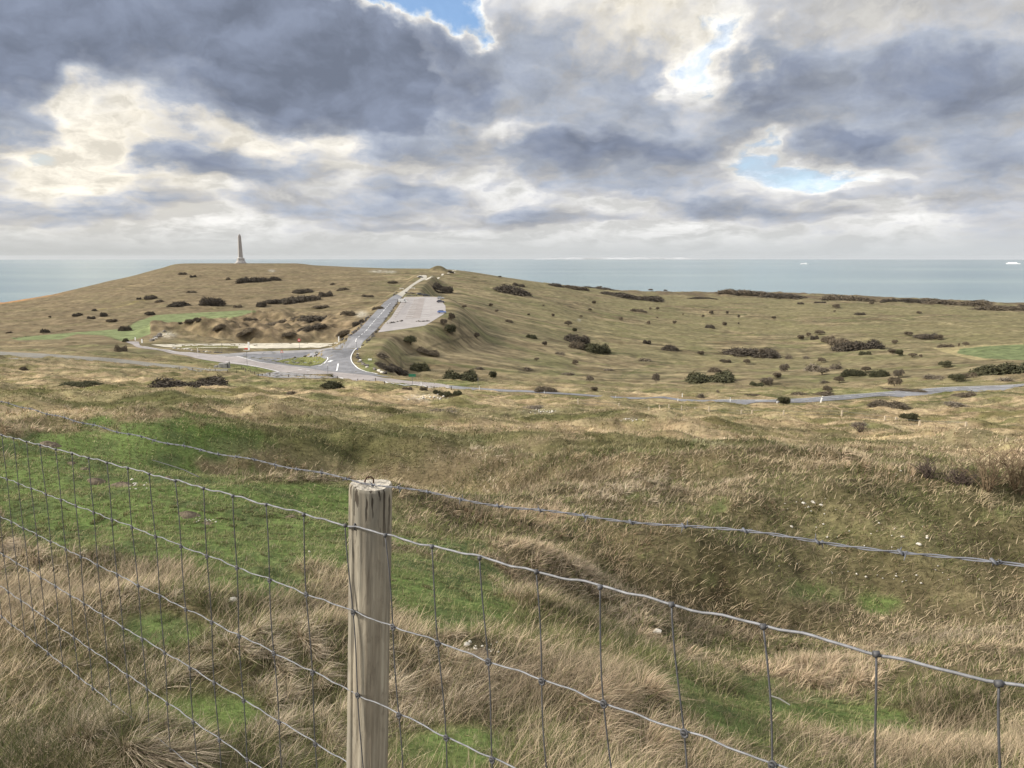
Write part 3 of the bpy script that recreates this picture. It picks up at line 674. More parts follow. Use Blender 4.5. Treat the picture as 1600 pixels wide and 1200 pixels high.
def field(name, n, r0, r1, e, segs, label, amax=R(40), seed=0):
    r = sample_r(n, r0, r1, e); a = (rng.random(n) * 2 - 1) * amax
    x = r * np.sin(a); y = r * np.cos(a)
    # gather into tussocks
    cell = np.where(r < 14, .27, .27 * (r / 14)**.8); wx = x + .8 * cell * fbm(x / cell / 3.1, y / cell / 3.1, 2, 304); wy = y + .8 * cell * fbm(x / cell / 2.7 + 9, y / cell / 2.7, 2, 305); wx, wy = wx * .83 + wy * .56, wy * .83 - wx * .56; cx = np.floor(wx / cell); cy = np.floor(wy / cell)
    hx = _h(cx, cy, 301); hy = _h(cx, cy, 302); hs = _h(cx, cy, 303)
    ox = (cx + .15 + .7 * hx) * cell - wx; oy = (cy + .15 + .7 * hy) * cell - wy; tx = x + ox * .83 - oy * .56; ty = y + oy * .83 + ox * .56
    pull = np.clip(.55 * (hs > .35) + .15, 0, 1)
    x2 = x + (tx - x) * pull * .8; y2 = y + (ty - y) * pull * .8
    z = samp(GZ, x2, y2); px, py = project(x2, y2, z)
    lm = lawn_mask(x2, y2, px, py, r)
    keep = (rng.random(n) > 1.3 * ell(CLR, px, py)) & (px > -260) & (px < 1860) & (py < 1420)
    big = fbm(x2 / 1.9, y2 / 1.9, 3, 51); dens = sst(-.55, .1, big) * .8 + .2
    keep &= (rng.random(n) < np.maximum(dens, lm))
    keep &= ~((lm > .5) & (rng.random(n) < .0)) & (samp(FLAT, x2, y2) < .2)
    x, y, x2, y2, r, px, py, lm, hs, big, tx, ty = [v[keep] for v in (x, y, x2, y2, r, px, py, lm, hs, big, tx, ty)]; n = len(x)
    u = rng.random(n); u2 = rng.random(n)
    wet = sst(-.22, .3, fbm(x2 / 1.5, y2 / 1.5, 4, 52))               # greener places between the straw
    sz = ell([(200,1180,280,60,.8),(120,1040,230,110,.9),(470,1000,80,80,.7),(690,1060,90,60,.7),(850,930,120,110,.7),(1400,1000,220,60,.7),(930,1140,80,60,.5),(1000,960,100,80,.5),(800,740,400,40,.4),(120,700,60,20,.3)], px, py); wet = wet * np.clip(1 - sz, 0, 1)
    L = (.08 + .17 * u * u + .15 * hs * sst(-.1, .5, big)) * (1 + np.minimum(r, 80) / 130)
    L = L * (1 - .45 * wet) * (.88 - .14 * (1 - sst(3, 6, r)))
    bankd = ell([(1330,860,300,90,.55),(480,700,110,34,.5),(1080,900,150,80,.2)], px, py); L *= 1 - np.clip(bankd, 0, .4)
    L = L * (1 - lm) + lm * (.028 + .035 * u) * (1 + r / 25)
    W = np.maximum(.0024, r * .00080) * (.7 + .7 * u2) * (1 - .15 * lm)
    # combed by the wind, and falling outwards from the middle of each tussock
    base_dir = -0.55 + 1.25 * fbm(x2 / 2.2, y2 / 2.2, 3, 53) * 1.6; rad = np.arctan2(y2 - ty + 1e-6, x2 - tx)
    dx = np.cos(base_dir) * 1.15 + np.cos(rad) * .8 + rng.normal(0, .85, n); dy = np.sin(base_dir) * 1.15 + np.sin(rad) * .8 + rng.normal(0, .85, n)
    ld = np.arctan2(dy, dx); lean = np.clip(.22 + .72 * rng.random(n) + .2 * (hs - .5), .1, 1.0); up = np.sqrt(np.clip(1.08 - lean**2, .08, 1)) * .66
    lean = lean * (1 - .4 * lm)
    g = ground_colour(x2, y2, px, py, r)
    g = np.clip(g, 0, .5)
    straw = lerp(np.array((.31, .225, .145))[None], np.array((.72, .575, .40))[None], u2**1.5) * (1 + .18 * fbm(x2 / 1.5, y2 / 1.5, 2, 54))[:, None]
    grn = lerp(np.array((.05, .068, .022))[None], np.array((.17, .185, .070))[None], u)
    lawn = lerp(np.array((.08, .098, .036))[None], np.array((.27, .275, .125))[None], u2) * (1 + .35 * fbm(x2 / .6, y2 / .6, 3, 55))[:, None]
    red = np.array((.30, .185, .10))[None]
    tone = fbm(x2 / 4.5, y2 / 4.5, 3, 56)
    straw = lerp(straw, straw * np.array((.92, .98, 1.05)), sst(0, .5, tone)); straw = lerp(straw, straw * .45 + red * .5, .65 * sst(.05, .6, -tone))
    pg = np.clip(.12 + .76 * wet + .35 * bankd, 0, .92) * (1 - .6 * sst(20, 60, r)); isg = rng.random(n) < pg
    c = np.where(isg[:, None], grn, straw)
    c = np.where((rng.random(n) < lm)[:, None], np.where((rng.random(n) < .26)[:, None], straw * .85, lawn), c)
    c = np.where((rng.random(n) < .18)[:, None], c * .45, c); c = lerp(c, c * np.array((.70, .68, .62)), np.clip(bankd * 1.1, 0, .8) * (rng.random(n) < .75))  # bank and hollow blades darkened; the hollow's shade is in their colour
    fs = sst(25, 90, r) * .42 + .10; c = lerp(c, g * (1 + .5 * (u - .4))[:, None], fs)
    c = c * patchy(x2, y2, r)
    return blades(name, x2, y2, L, W, ld, lean, up, c, segs, label)
field('grass', 360000, 1.3, 9.0, 1.2, 3, 'long straw and green grass blades close to the wire fence')
field('grass', 300000, 8.0, 30.0, 2.0, 2, 'rough straw coloured grass and green turf on the near hillside')
field('grass', 230000, 28.0, 300.0, 2.55, 2, 'dry tussock grass on the slope down to the coast road')
# the short matted layer between the tussocks
def thatch(n, r0, r1, e):
    r = sample_r(n, r0, r1, e); a = (rng.random(n) * 2 - 1) * R(40); x = r * np.sin(a); y = r * np.cos(a)
    px, py = project(x, y, samp(GZ, x, y)); lm = lawn_mask(x, y, px, py, r)
    k = (rng.random(n) > lm) & (rng.random(n) > 1.3 * ell(CLR, px, py)) & (px > -260) & (px < 1860) & (py < 1420); x, y, r, px, py = x[k], y[k], r[k], px[k], py[k]; n = len(x); u = rng.random(n); u2 = rng.random(n)
    wet = sst(-.35, .45, fbm(x / 2.1, y / 2.1, 4, 59)); isg = rng.random(n) < .12 + .6 * wet; dk = sst(-.1, .5, fbm(x / 1.2, y / 1.0, 4, 60))
    c = np.where(isg[:, None], lerp(np.array((.045, .06, .02))[None], np.array((.19, .195, .075))[None], u), lerp(np.array((.16, .12, .075))[None], np.array((.56, .45, .30))[None], u2**1.9)) * 1.1
    c = c * (1 - .45 * dk)[:, None]; g_ = ground_colour(x, y, px, py, r); c = lerp(c, g_ * (.8 + .5 * u)[:, None], .45 * sst(14, 40, r)) * patchy(x, y, r)
    L = (.035 + .095 * u2) * (1 + np.minimum(r, 60) / 60) * (1 + .5 * dk)
    blades('grass', x, y, L, np.maximum(.0024, r * .0008) * (.7 + .6 * u), rng.random(n) * 6.28, .45 + .7 * rng.random(n), .25 + .45 * u2, c, 2, 'short matted brown and green grass between the tussocks', .2)
thatch(250000, 5.0, 20.0, 1.3)
thatch(230000, 16.0, 70.0, 1.8)
thatch(220000, 55.0, 300.0, 2.0)
thatch(260000, 1.5, 6.5, 1.0)
# short green turf
def turf(n, r0, r1, e):
    r = sample_r(n, r0, r1, e); a = (rng.random(n) * 2 - 1) * R(40); x = r * np.sin(a); y = r * np.cos(a)
    px, py = project(x, y, samp(GZ, x, y)); lm = lawn_mask(x, y, px, py, r)
    k = (lm > .15) & (rng.random(n) > 1.3 * ell(CLR, px, py)) & (px > -260) & (px < 1860) & (py < 1420); x, y, r, lm = x[k], y[k], r[k], lm[k]; n = len(x); u = rng.random(n); u2 = rng.random(n)
    c = lerp(np.array((.07, .09, .032))[None], np.array((.27, .28, .12))[None], u2) * (1 + .45 * fbm(x / .5, y / .5, 3, 57))[:, None]
    c = np.where((rng.random(n) < .10)[:, None], np.array((.36, .31, .17))[None], c)
    blades('turf', x, y, (.03 + .05 * u) * (1 + r / 22), np.maximum(.0028, r * .0008) * (.7 + .6 * u), rng.random(n) * 6.28, .25 + .6 * rng.random(n), .55 + .3 * u2, c, 2, 'short green grass of the mown looking turf patches')
turf(330000, 2.0, 28.0, 1.5)
# ------------------------------------------------------------ shape helpers
class MB:
    """collects shapes into one mesh"""
    def __init__(s): s.V = []; s.F = []
    def add(s, V, F):
        k = len(s.V); s.V += [tuple(v) for v in V]; s.F += [tuple(i + k for i in f) for f in F]; return s
    def box(s, x0, x1, y0, y1, z0, z1, tx=1.0, ty=1.0):
        cx, cy = (x0 + x1) / 2, (y0 + y1) / 2; f = lambda x, c, t_: c + (x - c) * t_
        V = [(x0, y0, z0), (x1, y0, z0), (x1, y1, z0), (x0, y1, z0)] + [(f(x, cx, tx), f(y, cy, ty), z1) for x, y in ((x0, y0), (x1, y0), (x1, y1), (x0, y1))]
        return s.add(V, [(3, 2, 1, 0), (4, 5, 6, 7), (0, 1, 5, 4), (1, 2, 6, 5), (2, 3, 7, 6), (3, 0, 4, 7)])
    def tube(s, pts, rad, n=8, cap=True):
        pts = [Vector(p) for p in pts]; rad = rad if hasattr(rad, '__len__') else [rad] * len(pts); V = []; F = []
        up = Vector((0, 0, 1)); prev = None
        for i, p in enumerate(pts):
            d = (pts[min(i + 1, len(pts) - 1)] - pts[max(i - 1, 0)]).normalized()
            if prev is None: a = d.cross(up) if abs(d.z) < .9 else d.cross(Vector((1, 0, 0)))
            else: a = prev - d * prev.dot(d)
            a.normalize(); prev = a; b_ = d.cross(a)
            V += [p + (a * math.cos(q * 2 * math.pi / n) + b_ * math.sin(q * 2 * math.pi / n)) * rad[i] for q in range(n)]
        for i in range(len(pts) - 1):
            for q in range(n): F.append((i * n + q, i * n + (q + 1) % n, (i + 1) * n + (q + 1) % n, (i + 1) * n + q))
        if cap: F.append(tuple(range(n))[::-1]); F.append(tuple(range((len(pts) - 1) * n, len(pts) * n)))
        return s.add(V, F)
    def lathe(s, prof, n=24, sq=0.0, rot=0.0):
        V = []; F = []
        for r_, z in prof:
            for q in range(n):
                a = q * 2 * math.pi / n + rot; k = 1 / max(abs(math.cos(a)), abs(math.sin(a))); m = r_ * (1 + (k - 1) * sq)
                V.append((m * math.cos(a), m * math.sin(a), z))
        for i in range(len(prof) - 1):
            for q in range(n): F.append((i * n + q, i * n + (q + 1) % n, (i + 1) * n + (q + 1) % n, (i + 1) * n + q))
        F.append(tuple(range(n))[::-1]); F.append(tuple(range((len(prof) - 1) * n, len(prof) * n)))
        return s.add(V, F)
    def build(s, name, mat, parent=None, smooth=False, bevel=0.0):
        me = bpy.data.meshes.new(name); me.from_pydata([tuple(v) for v in s.V], [], s.F); me.update()
        if smooth: me.polygons.foreach_set('use_smooth', [True] * len(me.polygons))
        me.materials.append(mat); o = bpy.data.objects.new(name, me); sc.collection.objects.link(o)
        if parent is not None: o.parent = parent
        if bevel: md = o.modifiers.new('bevel', 'BEVEL'); md.width = bevel; md.segments = 2; md.limit_method = 'ANGLE'
        return o
def kids(o): return [c for c in sc.collection.objects if c.parent == o]
def copy_tree(o, parent=None):
    c = o.copy(); sc.collection.objects.link(c); c.parent = parent
    for ch in kids(o): copy_tree(ch, c)
    return c
def at(px, py, rmin=30, sink=0.0):
    x, y, z, r = cast(px, py, rmin); return Vector((x, y, float(H(x, y)) - sink)), r
def placed(o, px, py, rz=0.0, sink=0.0, s=None, rmin=30, label=None, cat=None, group=None):
    p, r = at(px, py, rmin, sink); o.location = p; o.rotation_euler = (0, 0, rz)
    if s: o.scale = s if hasattr(s, '__len__') else (s, s, s)
    tag(o, label, cat, group); return r
rnd = random.Random(5)

# ------------------------------------------------------------ the wire fence and its post
def wood_mat():
    mt, t, b = material('weathered_wood', .85, .2)
    g = t.node('ShaderNodeTexCoord'); o = g.outputs['Object']
    grain = t.noise(t.vm('MULTIPLY', o, (55, 55, 2.2)), 1.0, 6, .65); broad = t.noise(t.vm('MULTIPLY', o, (9, 9, 2.0)), 1.0, 5, .6); blot = t.noise(t.vm('MULTIPLY', o, (22, 22, 11)), 1.0, 6, .7)
    c = t.ramp(grain, [(.28, (.08, .064, .048)), (.40, (.235, .20, .15)), (.55, (.345, .305, .235)), (.72, (.50, .455, .36))])
    c = t.mix(t.m('MULTIPLY', t.mr(broad, .42, .62), .7), c, (.16, .152, .128))
    c = t.mix(t.m('MULTIPLY', t.mr(blot, .52, .72), .5), c, (.11, .085, .06))
    sl = t.noise(t.vm('MULTIPLY', o, (90, 90, 12)), 1.0, 2, .5)
    sp = t.node('ShaderNodeSeparateXYZ'); t.put(sp.inputs[0], o); top = t.mr(sp.outputs[2], -.22, -.01, 0.0, 1.0)
    slit = t.m('MULTIPLY', t.mr(sl, .56, .61), t.m('MULTIPLY_ADD', top, .7, .14))
    c = t.mix(slit, c, (.03, .022, .016)); t.l.new(c, b.inputs['Base Color'])
    bp = t.node('ShaderNodeBump'); bp.inputs['Strength'].default_value = .8; bp.inputs['Distance'].default_value = .004
    t.l.new(t.m('SUBTRACT', grain, t.m('MULTIPLY', slit, .8)), bp.inputs['Height']); t.l.new(bp.outputs[0], b.inputs['Normal']); return mt
M_WOOD = wood_mat(); M_CUT = plain('sawn_wood_end', (.44, .40, .33), .9, .15, var=.35, nscale=70, bump_=.5)
def wire_mat(name, col):
    mt, t, b = material(name, .6, .35); b.inputs['Metallic'].default_value = .25
    g = t.node('ShaderNodeNewGeometry'); n = t.noise(g.outputs['Position'], 40, 4, .7)
    t.l.new(t.ramp(n, [(.3, tuple(c * .55 for c in col)), (.55, col), (.75, tuple(min(1, c * 1.25) for c in col))]), b.inputs['Base Color']); return mt
M_WIRE = wire_mat('galvanised_wire', (.21, .213, .225)); M_STAY = wire_mat('weathered_wire', (.10, .10, .105)); M_BARB = wire_mat('barbed_wire_steel', (.15, .155, .175)); M_RUST = plain('rusty_iron', (.07, .035, .022), .8, .3, var=.3, nscale=60)
fence = empty('wire_fence', (-0.39, 1.787, EYE - 1.75), 0, 'grey wire mesh stock fence with barbed wire and one round wooden post, nearest the camera', 'fence')
fo = Vector(fence.location)
def fline(s_):
    """a spot on the fence line: s_ metres along it from the post (positive to the right)"""
    x = -0.39 + s_ * .747; return x, 1.44 - .89 * x
def ftop(x): return -0.648 + (x + .39) * (.118 if x > -.39 else .1)
ZOFF = [0.0, .222, .443, .655, .855, 1.04]
SL = -5.6; SR = 3.4
def wob(s_, k): return .0016 * math.sin(s_ * 46.5 + k * 1.7) + .0016 * math.sin(s_ * 19 + k * 2.3) + .0009 * math.sin(s_ * 93 + k)
for k, zo in enumerate(ZOFF):
    mb = MB(); pts = []
    s_ = SL
    while s_ < SR:
        x, y = fline(s_); pts.append((x + wob(s_ + 3, k) * .4, y, ftop(x) - zo + wob(s_, k) + EYE)); s_ += .018
    mb.tube([Vector(p) - fo for p in pts], .0023 if k == 0 else .0018, 7); mb.build('line_wire', M_WIRE, fence, True)
def stay_x(i):
    return ((-.2915 + .1131 * i if i >= 0 else -.400 + .1385 * (i + 1)) + .39) / .747
for i in range(-31, 21):
    s0 = stay_x(i) + .003 * math.sin(i * 3.1); lean = max(0, .095 * min(1, (s0 + .2) / .5)) if s0 > -.2 else .012 * math.sin(i * 1.9)
    if s0 < SL: continue
    mb = MB(); pts = []
    def stp(q):
        s1 = s0 + lean * q + .004 * math.sin(q * 14 + i * 2.1) + .006 * math.sin(q * 4.7 + i); x, y = fline(s1); return Vector((x - .0025, y - .0025, ftop(x) - q + EYE)) - fo
    q = -.004
    while q < 1.06: pts.append(stp(q)); q += .03
    mb.tube(pts, .0016, 6)
    for k, zo in enumerate(ZOFF):            # the knot that ties it to each line wire
        c = stp(zo); rr_ = .0058 if k else .0055; n = 12
        if k == 0: mb.tube([c + Vector((-.004, 0, .0)), c + Vector((.004, 0, .0))], .0047, 10)
        else:
            ring = [c + Vector((rr_ * math.cos(a_ * 2 * math.pi / n) * .8, -.002 - rr_ * .5 * math.cos(a_ * 2 * math.pi / n), rr_ * 1.25 * math.sin(a_ * 2 * math.pi / n))) for a_ in range(n + 1)]
            mb.tube(ring, .0021, 6); mb.tube([c + Vector((-.005, .002, .002)), c + Vector((.005, -.002, -.002))], .0034, 6)
    mb.build('stay_wire', M_STAY, fence, True)
# barbed wire: two strands twisted together, a barb every ten centimetres
BW = [(-5.2, -.95), (-2.5, -.690), (-1.4, -.622), (-.372, -.546), (.01, -.492), (.395, -.410), (.62, -.374), (1.0, -.32), (2.2, -.17)]
bx = np.array([p[0] for p in BW]); bz = np.array([p[1] for p in BW])
def bpt(x):
    y = 1.44 - .89 * x + .05 * math.exp(-((x + .372) / .5)**2); return Vector((x, y, float(np.interp(x, bx, bz)) + .0025 * math.sin(x * 23) + EYE)) - fo
bw = MB(); dv = Vector((.747, -.665, .08)).normalized(); u1 = dv.cross(Vector((0, 0, 1))).normalized(); u2 = u1.cross(dv)
for st in (0, 1):
    pts = []; x = -5.2
    while x < 2.1:
        ph_ = x / .747 / .042 * 2 * math.pi * .5 + st * math.pi; pts.append(bpt(x) + (u1 * math.cos(ph_) + u2 * math.sin(ph_)) * .0014); x += .0035
    bw.tube(pts, .0011, 5)
bwo = bw.build('barbed_wire', M_BARB, fence, True)
x = -5.1; i = 0
while x < 2.08:
    c = bpt(x); mb = MB()
    mb.tube([c - dv * .006 + u2 * .003, c + u1 * .0035, c - u2 * .003, c + dv * .006 + u2 * .002], .0022, 6)
    a = i * 1.3
    for s_, q in ((1, a), (-1, a + .3)):
        d = (u1 * math.cos(q) + u2 * math.sin(q)) * s_ + dv * .35 * s_; mb.tube([c + dv * .004 * s_, c + d * .012], [.0013, .0004], 5)
    mb.build('barb', M_BARB, bwo, True); x += .078 + .004 * math.sin(i); i += 1
# the post
post_e = empty('post', Vector((-.350, 1.838, EYE - .556)) - fo, 0); post_e.parent = fence; post_e.rotation_euler = (.0, math.atan(.042), 0)
NA, NZ = 96, 150; V = []; F = []
al = np.linspace(0, 2 * math.pi, NA, endpoint=False); zz = np.concatenate([-1.45 * np.linspace(0, 1, NZ)**1.25])
for j, z_ in enumerate(zz):
    gr = fbm(al * 5.5 + 40, np.full(NA, z_ * 1.6), 4, 81) * .0016 + fbm(np.cos(al) * 1.3 + 5, np.sin(al) * 1.3 + z_ * .9, 3, 82) * .0022
    slit = np.exp(-((al - 4.0 + .03 * math.sin(z_ * 7)) / .04)**2) * .014 + np.exp(-((al - 5.3 + .05 * math.sin(z_ * 5)) / .02)**2) * .003 * (z_ > -.3) + np.exp(-((al - 4.75) / .02)**2) * .003 * (z_ > -.2)
    r_ = .0525 + gr - slit - (.004 if j == 0 else .0015 if j == 1 else 0) + .0022 * (z_ / -1.4)
    zt = z_ + (.004 * np.sin(al * 2 + 1) if j < 3 else 0)
    V += [(a_, b_, c_) for a_, b_, c_ in zip(r_ * np.cos(al), r_ * np.sin(al), np.full(NA, z_) + (.003 * np.sin(al * 2 + 1) if j < 3 else 0))]
for j in range(NZ - 1):
    for q in range(NA): F.append((j * NA + q, (j + 1) * NA + q, (j + 1) * NA + (q + 1) % NA, j * NA + (q + 1) % NA))
mb = MB(); mb.add(V, F); mb.build('post_shaft', M_WOOD, post_e, True)
V2 = [V[q] for q in range(NA)]; ring2 = [(v[0] * k, v[1] * k, v[2] * k + .0025 * (1 - k) + .0012 * math.sin(q * 1.7) * (1 - k)) for k in (.7, .35) for q, v in enumerate(V2)]
VV = V2 + ring2 + [(0, 0, .001)]; FF = []
for j in (0, 1):
    for q in range(NA): FF.append((j * NA + q, j * NA + (q + 1) % NA, (j + 1) * NA + (q + 1) % NA, (j + 1) * NA + q))
for q in range(NA): FF.append((2 * NA + q, 2 * NA + (q + 1) % NA, 3 * NA))
mb = MB(); mb.add(VV, FF); mb.build('sawn_top', M_CUT, post_e, True)
mb = MB(); mb.tube([(-.012, -.012, -.01), (-.013, -.010, .010), (-.009, -.006, .018), (.000, -.002, .019), (.006, .002, .013), (.006, .004, -.01)], .0021, 8); mb.build('staple', M_RUST, post_e, True)
for zz_ in (-.095,):
    mb = MB(); q = 3.75; c = Vector((.0505 * math.cos(q + .4), .0505 * math.sin(q + .4), zz_))
    n_ = Vector((math.cos(q + .4), math.sin(q + .4), 0)); mb.tube([c - n_ * .01 + Vector((0, 0, .008)), c + n_ * .006 + Vector((0, 0, .007)), c + n_ * .008, c + n_ * .006 - Vector((0, 0, .007)), c - n_ * .01 - Vector((0, 0, .008))], .0021, 7)
    mb.build('staple', M_STAY, post_e, True)

# ------------------------------------------------------------ obelisk on the hill
M_GRAN = plain('granite', (.33, .31, .295), .85, .2, var=.12, nscale=.5); M_GRAN2 = plain('granite_base', (.35, .335, .32), .85, .2, var=.25, nscale=.6)
cx_, cy_, cz_, cr_ = cast(376, 412.5, 1000)
a = math.atan2(376 - 800, 1184 + 32); ox, oy = OBX, OBY; oz = float(H(ox, oy)) - .3
ob = empty('obelisk', (ox, oy, oz), .5, 'tall grey granite memorial obelisk standing on the crest of the hill', 'monument')
MB().lathe([(3.0, 9), (2.8, 16), (2.35, 30), (1.95, 41.5), (1.4, 43.4), (.3, 45.0)], 16, 1.0, 0).build('shaft', M_GRAN, ob)
base_ = MB().lathe([(7.6, 1.2), (6.8, 2.8), (5.6, 4.6), (5.2, 5.2), (5.5, 5.6), (5.0, 7.6), (5.2, 8.0), (4.2, 8.8), (3.2, 10.2)], 32, .55, 0).build('plinth', M_GRAN2, ob, False)
for k in range(4):
    a = k * math.pi / 2 + math.pi / 4; m_ = MB().box(-1.1, 1.1, -1.1, 1.1, 1.2, 7.8, .75, .75); o = m_.build('buttress', M_GRAN2, ob); o.location = (5.6 * math.cos(a), 5.6 * math.sin(a), 0); o.rotation_euler = (0, 0, a)
MB().lathe([(9.6, 0), (9.6, .6), (8.4, .6), (8.4, 1.0), (7.4, 1.0), (7.4, 1.5)], 32, .9, 0).build('steps', M_GRAN2, ob)
MB().box(-.9, .9, -.12, .12, 0, 2.2).build('bronze_panel', plain('bronze', (.09, .07, .05), .5, .4), ob).location = (0, -4.45, 3.0)

# ------------------------------------------------------------ scrub and small trees
def leaf_cloud(seed, lumps, n, size, squash=1.0, hollow=.55):
    """many twig and leaf sized faces spread through overlapping lumps"""
    g = np.random.default_rng(seed); L = np.array(lumps, float); w_ = (L[:, 3] * L[:, 4] * L[:, 5])**.66; k = g.choice(len(L), n, p=w_ / w_.sum())
    d = g.normal(size=(n, 3)); d /= np.linalg.norm(d, axis=1)[:, None]; d[:, 2] = np.abs(d[:, 2]) * 1.0 - .25
    rad = (hollow + (1 - hollow) * g.random(n)**.6) * (1 + .16 * g.normal(size=n)); c = L[k, :3] + d * rad[:, None] * L[k, 3:6]
    c[:, 2] = np.maximum(c[:, 2], .02)
    u = g.normal(size=(n, 3)); u /= np.linalg.norm(u, axis=1)[:, None]; v = np.cross(u, g.normal(size=(n, 3))); v /= np.linalg.norm(v, axis=1)[:, None]
    s = size * (.5 + g.random(n))[:, None]
    V = np.stack([c - u * s, c + v * s * .26, c + u * s, c - v * s * .26], 1).reshape(-1, 3); return V, (np.arange(n) * 4)[:, None] + np.arange(4)[None]
def scrub_mat(name, c1, c2):
    mt, t, b = material(name, .9, .1); g = t.node('ShaderNodeTexCoord'); oi = t.node('ShaderNodeObjectInfo')
    n = t.noise(g.outputs['Object'], 3.2, 4, .7); f = t.mr(n, .3, .7)
    c = t.mix(f, c1, c2); c = t.scale(c, t.mr(oi.outputs['Random'], 0, 1, .8, 1.25, 'LINEAR')); t.l.new(c, b.inputs['Base Color']); return mt
M_SC = {'d': scrub_mat('dark_scrub', (.058, .050, .041), (.12, .10, .075)), 'b': scrub_mat('brown_twigs', (.095, .078, .058), (.175, .143, .10)), 'g': scrub_mat('green_scrub', (.048, .050, .028), (.092, .088, .050)), 'p': scrub_mat('grey_twigs', (.11, .095, .075), (.21, .175, .13))}
M_BARK = plain('bark', (.085, .07, .055), .95, .1, var=.2, nscale=8)
def proto_mesh(V, F, nm):
    me = bpy.data.meshes.new(nm); me.vertices.add(len(V)); me.vertices.foreach_set('co', V.astype(np.float32).ravel())
    me.loops.add(F.size); me.loops.foreach_set('vertex_index', F.ravel().astype(np.int32)); me.polygons.add(len(F)); me.polygons.foreach_set('loop_start', (np.arange(len(F)) * 4).astype(np.int32)); me.update(calc_edges=True); return me
PM = {}
for q in range(5):
    g = random.Random(90 + q); lum = [(g.uniform(-.62, .62), g.uniform(-.5, .5), .12 + .1 * g.random(), g.uniform(.25, .42), g.uniform(.3, .5), g.uniform(.42, .88)) for _ in range(9)]
    PM['m%d' % q] = leaf_cloud(50 + q, lum, 7500, .07)
for q in range(4):
    g = random.Random(20 + q); lum = [(g.uniform(-.4, .4), g.uniform(-.4, .4), g.uniform(.30, .66), g.uniform(.4, .62), g.uniform(.4, .62), g.uniform(.26, .36)) for _ in range(8)]
    PM['t%d' % q] = leaf_cloud(60 + q, lum, 4200, .09, hollow=.3)
for q in range(2):
    g = random.Random(33 + q); lum = [(g.uniform(-.5, .5), g.uniform(-.5, .5), .1, .4, .4, g.uniform(.5, .8)) for _ in range(7)]
    PM['w%d' % q] = leaf_cloud(70 + q, lum, 800, .10, hollow=.2)
PMESH = {}
def pmesh(k, mk):
    if (k, mk) not in PMESH:
        m_ = proto_mesh(*PM[k], 'crown_mesh'); m_.materials.append(M_SC[mk]); PMESH[(k, mk)] = m_
    return PMESH[(k, mk)]
def trunk_mesh(seed):
    g = random.Random(seed); mb = MB(); top = Vector((g.uniform(-.1, .1), g.uniform(-.1, .1), .45))
    mb.tube([(0, 0, -.08), (.01, 0, .15), top], [.07, .05, .035], 6)
    for _ in range(7):
        a = g.uniform(0, 6.28); st = Vector((0, 0, .15)).lerp(top, g.random()); e = Vector((math.cos(a) * g.uniform(.3, .7), math.sin(a) * g.uniform(.3, .7), g.uniform(.55, .92)))
        mb.tube([st, st.lerp(e, .5) + Vector((0, 0, -.04)), e], [.028, .017, .005], 5)
    me = bpy.data.meshes.new('trunk_mesh'); me.from_pydata([tuple(v) for v in mb.V], [], mb.F); me.materials.append(M_BARK); return me
TRK = [trunk_mesh(s_) for s_ in range(3)]
